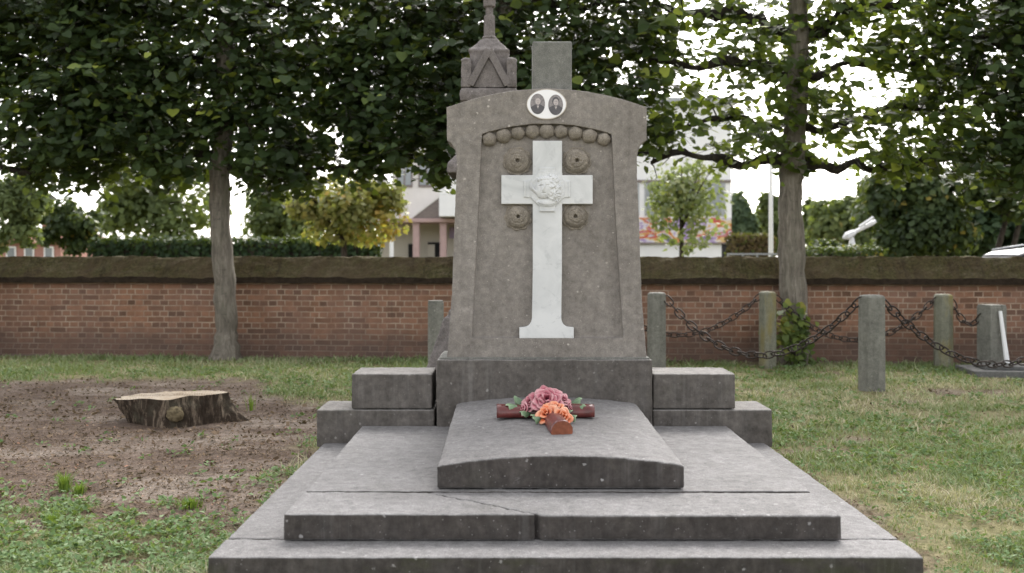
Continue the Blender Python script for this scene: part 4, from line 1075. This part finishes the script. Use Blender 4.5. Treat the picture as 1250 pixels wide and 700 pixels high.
# ------------------------------------------------------------------ background vegetation
def bgtree(name, px, pyc, D, wpx, hpx, nleaf, size, m, label, trunk=True, nclump=26, group=None, trunks=None, fill=.6, tz=None, cat='tree'):
    X = PX(px,D); zc = PZ(pyc,D); rx = wpx/2*D/F; rz = hpx/2*D/F; ry = rx*.8
    root = thing(name, (X,D,0), label, cat, group)
    if trunk:
        b = MB()
        for (dx, lean) in (trunks or [(0,0)]):
            b.tube([(X+dx,D,-.05),(X+dx+lean*.4,D,zc*.4),(X+dx+lean,D+.05,zc),(X+dx+lean*1.2,D,zc+rz*.7)], [.06+.02*rx,.05+.015*rx,.04,.012], 8, wob=.2, seed=px)
            for k in range(8):
                t0 = random.uniform(.5,1.0); a = Vector((X+dx+lean*t0,D,zc*(.35+.65*t0))); e = Vector((X,D,zc))+Vector((random.uniform(-rx,rx)*.8, random.uniform(-ry,ry)*.8, random.uniform(-.3,.8)*rz)); b.tube([a, a.lerp(e,.5)+Vector((0,0,.1*rz)), e], [.03,.02,.008], 6)
        b.build('trunk', M['barkdark'], root, smooth=True)
    d = unit(nclump)*(rng.random(nclump)**(1/2.4))[:,None]*.86; cs = np.array([X,D,zc])+d*np.array([rx,ry,rz]); cr_ = rng.uniform(.25,.42,nclump)
    ci = rng.integers(0,nclump,nleaf); u = unit(nleaf)*(fill+(1-fill)*rng.random(nleaf))[:,None]
    c = cs[ci]+u*cr_[ci][:,None]*np.array([rx,ry,rz]); keep = c[:,2] > .1; c, u, ci = c[keep], u[keep], ci[keep]; n = len(c)
    nr = u*np.array([1,1,1])+np.array([0,-.2,.45])+rng.normal(0,.45,(n,3)); tp = rng.normal(0,.5,(n,3))+np.array([0,0,-.5])
    tone = rng.normal(.45,.15,nclump)
    leaves('crown', c, nr, tp, size*rng.uniform(.7,1.3,n), np.clip(tone[ci]+rng.normal(0,.2,n),0,1), m, root, tv=OVAL_V*np.array([1.5,1,1],np.float32), tf=OVAL_F)
bgtree('young_tree', 420, 256, 22, 140, 104, 4600, .14, M['olive'], 'young yellowing tree beyond the wall in front of the columned white building', nclump=40)
bgtree('slender_tree', 832, 246, 28, 100, 124, 1500, .15, M['airy'], 'slender airy young tree in front of the mural on the white building', nclump=30)
bgtree('garden_bush', 18, 262, 24, 90, 96, 4200, .14, M['far'], 'light olive bush beyond the wall at the left edge', False, cat='bush')
bgtree('garden_bush', 85, 275, 27, 80, 70, 3600, .14, M['bush'], 'dark round bush beyond the wall beside the pink house', False, cat='bush')
bgtree('garden_tree', 190, 240, 34, 150, 150, 5200, .22, M['far'], 'olive tree beyond the wall above the far hedge', True, 30)
bgtree('garden_tree', 345, 262, 40, 120, 95, 4000, .22, M['far'], 'olive tree far behind the young yellowing tree', True, 30)
bgtree('conifer', 907, 266, 60, 34, 70, 2600, .35, M['thuja'], 'dull green clipped conifer beside the white building', False, 30)
bgtree('far_tree', 945, 272, 64, 56, 72, 3000, .4, M['far'], 'far green tree behind the pale lamp post', True, 26)
bgtree('far_tree', 994, 268, 66, 30, 92, 2400, .4, M['far'], 'tall narrow far tree just right of the pale linden trunk', True, 22)
bgtree('far_tree', 1030, 276, 58, 84, 74, 4600, .36, M['far'], 'broad far olive tree behind the white slanted sculpture', True, 34)
bgtree('far_tree', 1072, 262, 56, 60, 96, 3600, .36, M['far'], 'far tree between the sculpture and the big dark bush', True, 30)
bgtree('round_shrub', 1003, 301, 23.6, 36, 26, 1400, .09, M['bush'], 'small dark shrub left of the white slanted sculpture', False, 14, cat='shrub')
bgtree('dark_foliage', 1120, 258, 24.4, 140, 132, 12000, .16, M['bush'], 'large dark bush beyond the wall behind the lone lawn post', False, 44, cat='bush')
bgtree('leaning_tree', 1222, 220, 24, 150, 110, 5500, .16, M['bush'], 'dark tree with leaning bare stems behind the silver car', True, 34, trunks=[(-.5,.9),(-.1,.8),(.6,.5)])
bgtree('dark_foliage', 1240, 280, 31, 190, 110, 9500, .24, M['hedge'], 'dark leaf mass put in for the shade under the trees behind the leaning stems', False, 34, cat='bush')  # added dark foliage that stands in for the shade under the trees
def hedge(name, pxa, pxb, pytop, D, th, n, size, m, label):
    xa, xb, zt = PX(pxa,D), PX(pxb,D), PZ(pytop,D); root = thing(name, ((xa+xb)/2, D+th/2, 0), label, 'hedge')
    MB().box(xa+.08,xb-.08,D+.08,D+th-.08,-.05,zt-.08).build('stems', M['barkdark'], root)
    f = rng.random(n); c = np.stack([rng.uniform(xa,xb,n), D+rng.uniform(0,th,n), rng.uniform(0,zt,n)],1); u = np.zeros((n,3))
    a = f < .5; c[a,1] = D+rng.normal(0,.04,a.sum()); u[a,1] = -1
    a = (f >= .5) & (f < .75); c[a,2] = zt+rng.normal(0,.05,a.sum()); u[a,2] = 1
    a = (f >= .75) & (f < .87); c[a,0] = xb+rng.normal(0,.04,a.sum()); u[a,0] = 1
    a = (f >= .87) & (f < .95); c[a,0] = xa+rng.normal(0,.04,a.sum()); u[a,0] = -1
    a = f >= .95; c[a,1] = D+th; u[a,1] = 1
    nr = u+rng.normal(0,.5,(n,3)); leaves('foliage', c, nr, rng.normal(0,1,(n,3)), size*rng.uniform(.7,1.3,n), np.clip(rng.normal(.5,.25,n),0,1), m, root, tv=OVAL_V*np.array([1.5,1,1],np.float32), tf=OVAL_F)
hedge('clipped_hedge', 110, 456, 294, 26, 1.2, 9000, .12, M['hedge'], 'long dark clipped hedge beyond the wall left of the columned building')
hedge('clipped_hedge', 895, 946, 289, 36, 1.2, 2600, .13, M['hedgebrown'], 'browned clipped hedge beside the pale lamp post')
hedge('clipped_hedge', 972, 1078, 304.5, 21.5, .6, 3400, .075, M['bush'], 'low green hedge at the foot of the white slanted sculpture')

hedge('clipped_hedge', 1080, 1182, 293, 25.5, 1.0, 4200, .11, M['bush'], 'dark clipped hedge under the large dark bush, left of the silver car')
# ------------------------------------------------------------------ buildings
def building_left():
    D = 40; s = D/F; X = lambda p: PX(p,D); Zp = lambda y: PZ(y,D)
    root = thing('columned_building', (X(520),D+4,0), 'pale building with pink columns and a grey gable seen left of the stele', 'building')
    b = MB(); b.box(X(452),X(640),D+2.2,D+9,-.05,Zp(268)); b.build('ground_floor_wall', M['cream'], root)
    b = MB(); b.box(X(476),X(640),D+.6,D+9.2,Zp(268)+.002,8.2); b.build('upper_wall', M['render'], root)
    b = MB(); b.prism_y([(X(446),Zp(272)),(X(640),Zp(272)),(X(640),Zp(267)),(X(446),Zp(267))], D-.25, D+2.19); b.build('porch_slab', M['pinkstone'], root, bevel=.03)
    for p, w_ in ((508,8),(541,8),(580,8),(620,8)):
        b = MB(); x = X(p); r = w_/2*s; b.box(x-r*1.3,x+r*1.3,D-.1,D+.3,-.05,.25); b.box(x-r,x+r,D-.06,D+.26,.25,Zp(274)); b.box(x-r*1.2,x+r*1.2,D-.09,D+.29,Zp(275),Zp(272)-.004); b.build('column', M['pinkstone'], root, bevel=.02)
    b = MB(); b.prism_y([(X(503),Zp(266.5)),(X(542),Zp(266.5)),(X(542),Zp(238))], D-.1, D+.58); b.build('gable', M['slate'], root)
    t_ = MB(); t_.prism_y([(X(500),Zp(267)),(X(503),Zp(267)),(X(543),Zp(237)),(X(543),Zp(234))], D-.14, D+.59); t_.build('gable_trim', M['render'], root)
    b = MB(); b.box(X(538),X(640),D-1.0,D+.59,Zp(266)+.01,Zp(240)); b.box(X(538),X(640),D-1.0,D-.95,Zp(240),Zp(222)); b.build('balcony', M['white'], root, bevel=.02)
    for (a, c, y0, y1) in ((511,528,196,225),(484,500,196,225),(545,560,190,222)):
        b = MB(); b.box(X(a)-.06,X(c)+.06,D+.54,D+.62,Zp(y1)-.08,Zp(y0)+.08); f = b.build('window', M['slate'], root)
        b = MB(); b.box(X(a),X((a+c)/2)-.03,D+.52,D+.56,Zp(y1),Zp(y0)); b.box(X((a+c)/2)+.03,X(c),D+.52,D+.56,Zp(y1),Zp(y0)); b.build('pane', M['glass'], f)
    b = MB(); b.box(X(492),X(503),D+2.1,D+2.25,.0,Zp(297)); b.box(X(517),X(534),D+2.1,D+2.25,.0,Zp(295)); b.build('doorway', M['dark'], root)
    b = MB(); b.box(X(517),X(526),D+2.0,D+2.09,Zp(313)-.1,Zp(298)); b.build('notice_board', M['cream'], root)
    b = MB(); b.box(X(545),X(555),D+2.05,D+2.19,Zp(290),Zp(276)); b.build('lilac_sign', M['lilac'], root)
    MB().box(X(476)-.2,X(640)+.2,D+.4,D+9.4,8.2,8.45).build('roof', M['slate'], root)
building_left()
for p, y, l_ in ((447,290,'white post at the left end of the columned building, beside the young tree'),(478,289,'white post before the shaded ground floor of the columned building')):
    D = 37; x = PX(p,D); b = MB(); b.lathe([(.11,-.05),(.11,.1),(.075,.12),(.075,PZ(y,D)-.05),(.05,PZ(y,D))], x, D, 12); o = b.build('white_post', M['white'], smooth=False); recenter(o); tag(o, l_, 'post', 'white posts before the columned building')
def building_right():
    D = 45; X = lambda p: PX(p,D); Zp = lambda y: PZ(y,D)
    root = thing('white_building', (X(800),D+4,0), 'white flat roofed building with a colourful mural band right of the stele', 'building')
    b = MB(); b.box(X(700),X(893),D,D+10,Zp(266),Zp(128)); b.build('upper_wall', M['white'], root)
    b = MB(); b.box(X(700),X(881),D+.05,D+9.9,-.05,Zp(296.5)); b.build('ground_floor_wall', M['white'], root)
    b = MB(); b.box(X(881)+.004,X(893)-.05,D+.1,D+9.8,-.05,Zp(296.5)); b.build('corner_panel', M['black'], root)
    b = MB(); b.box(X(700),X(892),D-.12,D+9.95,Zp(296.5)+.002,Zp(266)-.003); b.build('mural_band', M['mural'], root)
    b = MB(); b.box(X(700),X(893),D-.16,D+.04,Zp(298),Zp(296.2)); b.build('mural_ledge', M['slate'], root)
    b = MB(); b.box(X(700),X(893)-.01,D-.1,D-.002,Zp(223),Zp(220)); b.build('cornice_strip', M['slate'], root)
    for a, c in ((787,820),(823,849),(857,885),(740,780)):
        b = MB(); b.box(X(a),X(c),D-.06,D-.003,Zp(264),Zp(224)); f = b.build('window', M['grey'], root)
        k = (c-a)*.12
        b = MB(); b.box(X(a)+.08,X(c-k)-.06,D-.09,D-.055,Zp(263),Zp(225.5)); b.build('pane', M['glass'], f)
    MB().box(X(700)-.2,X(893)+.25,D-.25,D+10.2,Zp(128)+.003,Zp(128)+.3).build('roof', M['grey'], root, bevel=.03)
    b = MB(); b.prism_y([(X(893)+.01,Zp(292)),(X(905),Zp(292)),(X(893)+.01,Zp(270))], D+1, D+6); b.build('lean_to_roof', M['rooftile'], root)
building_right()
def house_left():
    D = 46; X = lambda p: PX(p,D); Zp = lambda y: PZ(y,D)
    root = thing('pink_house', (X(40),D+3,0), 'low pinkish brick house with a red roof beyond the wall at far left', 'house')
    MB().box(X(-10),X(74),D,D+6,-.05,Zp(296)).build('wall', M['pinkwall'], root)
    b = MB(); b.prism_x([(D-.4,Zp(297)),(D+6.4,Zp(297)),(D+3,Zp(278))], X(-12), X(77)); b.build('roof', M['rooftile'], root)
    b = MB(); b.box(X(20),X(26),D+2.5,D+3.3,Zp(284),Zp(272)); b.build('chimney', M['pinkwall'], root)
    for a in (8,30,54):
        b = MB(); b.box(X(a),X(a+12),D-.05,D+.02,.7,Zp(301)); f = b.build('window', M['white'], root)
        b = MB(); b.box(X(a)+.07,X(a+12)-.07,D-.07,D-.04,.78,Zp(301)-.07); b.build('pane', M['glass'], f)
house_left()
# lamp post, low rail fence, sculpture
D = 30; x = PX(941,D); lt = thing('lamp_post', (x,D,0), 'tall pale lamp post beyond the wall left of the linden trunk', 'lamp post')
b = MB(); b.lathe([(.13,-.05),(.13,.35),(.075,.4),(.05,5.2)], x, D, 12); b.build('pole', M['white'], lt)
b = MB(); b.tube([(x,D,5.15),(x-.15,D-.02,5.32),(x-.6,D-.02,5.36)], [.04,.035,.03], 8); b.build('arm', M['white'], lt)
b = MB(); b.sphere((x-.85,D-.02,5.35),(.32,.12,.07),0,14,8); b.build('lamp_head', M['grey'], lt, smooth=True)
D = 26; fx0, fx1 = PX(888,D), PX(962,D); ft = thing('rail_fence', ((fx0+fx1)/2,D,0), 'low grey rail fence just showing over the wall beside the lamp post', 'fence')
MB().box(fx0,fx1,D-.02,D+.02,PZ(311.5,D),PZ(309.3,D)).build('rail', M['grey'], ft); MB().box(fx0,fx1,D-.02,D+.02,.6,.66).build('rail', M['grey'], ft)
for i in range(5): xx = fx0+.03+(fx1-fx0-.06)*i/4; MB().box(xx-.025,xx+.025,D+.021,D+.07,-.05,1.4).build('fence_post', M['grey'], ft)
D = 22.6; sc_ = thing('slanted_sculpture', (PX(1040,D),D,0), 'white sculpture of slanting beams on a pedestal in the low hedge', 'sculpture')
x = PX(1040,D); b = MB(); b.lathe([(.2,-.05),(.2,.9),(.13,1.42),(.05,PZ(290,D))], x, D, 4, rot=math.pi/4); b.build('pedestal', M['white'], sc_, bevel=.01, rough=(.007, .004, .006))
b = MB(); p0, p1 = P(1029,291,D), P(1069,270,D); b.tube([p0, p0.lerp(p1,.12), p0.lerp(p1,.3), p0.lerp(p1,.38), p0.lerp(p1,.9), p1], [.03,.09,.075,.045,.06,.04], 6); b.build('beam', M['white'], sc_, smooth=False)
b = MB(); p0, p1 = P(1049,277,D-.1), P(1066,265.5,D-.1); b.tube([p0,p1], .032, 6); b.tube([p0.lerp(p1,.4), P(1056,277,D)], .015, 5); b.build('upper_beam', M['white'], sc_)

# ------------------------------------------------------------------ silver car beyond the wall
def car():
    D = 17.2; X0 = PX(1150, D); ln, wd = 4.2, 1.72
    root = thing('parked_car', (X0+ln/2, D+wd/2, 0), 'silver parked car whose roof shows over the wall at the right edge', 'car')
    def solid(prof, y0, y1, name, m, tuck=0, zt=1.6):
        n = len(prof); vs = []; ys = [y0, y0+.12, y1-.12, y1]; ins = [.04, 0, 0, .04]
        cz = .8
        for y, q in zip(ys, ins):
            for (x,z) in prof:
                yy = y+(tuck*(max(0,z-.9)/.6) if y < D+wd/2 else -tuck*(max(0,z-.9)/.6)); vs.append((X0+x+(ln/2-x)*q*.2, yy, z-(z-cz)*q*.6))
        fs = [(i*n+k, i*n+(k+1)%n, (i+1)*n+(k+1)%n, (i+1)*n+k) for i in range(3) for k in range(n)]+[tuple(range(n-1,-1,-1)), tuple(range(3*n,4*n))]
        b = MB(); b.add(vs, fs); return b.build(name, m, root, bevel=.03, smooth=True)
    solid([(.05,.35),(.0,.62),(.08,.82),(.95,.95),(3.95,.98),(4.17,.85),(4.2,.4),(4.1,.25),(.2,.25)], D, D+wd, 'body', M['carpaint'])
    solid([(.85,.94),(1.0,1.1),(1.42,1.34),(1.5,1.36),(3.4,1.35),(3.95,1.0),(3.9,.94)], D+.05, D+wd-.05, 'glasshouse', M['dark'], .16)
    solid([(1.36,1.335),(1.5,1.40),(2.1,1.47),(2.8,1.46),(3.5,1.39),(3.62,1.33),(3.4,1.335)], D+.18, D+wd-.18, 'roof', M['carpaint'], .03)
    for y in (D+.22, D+wd-.22):
        b = MB(); b.tube([(X0+1.55,y,1.43),(X0+2.1,y,1.515),(X0+2.8,y,1.505),(X0+3.35,y,1.43)], .018, 6); b.build('roof_rail', M['grey'], root, smooth=True)
    for x in (.02,):
        for y in (D+.12, D+wd-.42): b = MB(); b.box(X0-.01,X0+.12,y,y+.3,.62,.78); b.build('headlight', M['headlight'], root, bevel=.03)
    for y in (D+.08, D+wd-.34): b = MB(); b.box(X0+4.12,X0+4.2,y,y+.26,.65,.9); b.build('tail_light', M['tail'], root, bevel=.02)
    for x in (.82,3.35):
        for y, d in ((D-.01,.2),(D+wd-.19,.2)):
            b = MB(); n = 24; b.prism_y([(X0+x+math.cos(2*math.pi*k/n)*.31, .31+math.sin(2*math.pi*k/n)*.31) for k in range(n)], y, y+d); wv = b.build('wheel', M['tyre'], root, bevel=.03)
            yy = y-.006 if y < D+.5 else y+d-.02
            b = MB(); b.prism_y([(X0+x+math.cos(2*math.pi*k/n)*.2, .31+math.sin(2*math.pi*k/n)*.2) for k in range(n)], yy, yy+.026); b.build('rim', M['grey'], wv, bevel=.01)
    b = MB(); b.sphere((X0+1.25,D-.05,1.02),(.07,.1,.07),0,12,8); b.build('mirror', M['carpaint'], root, smooth=True)
car()
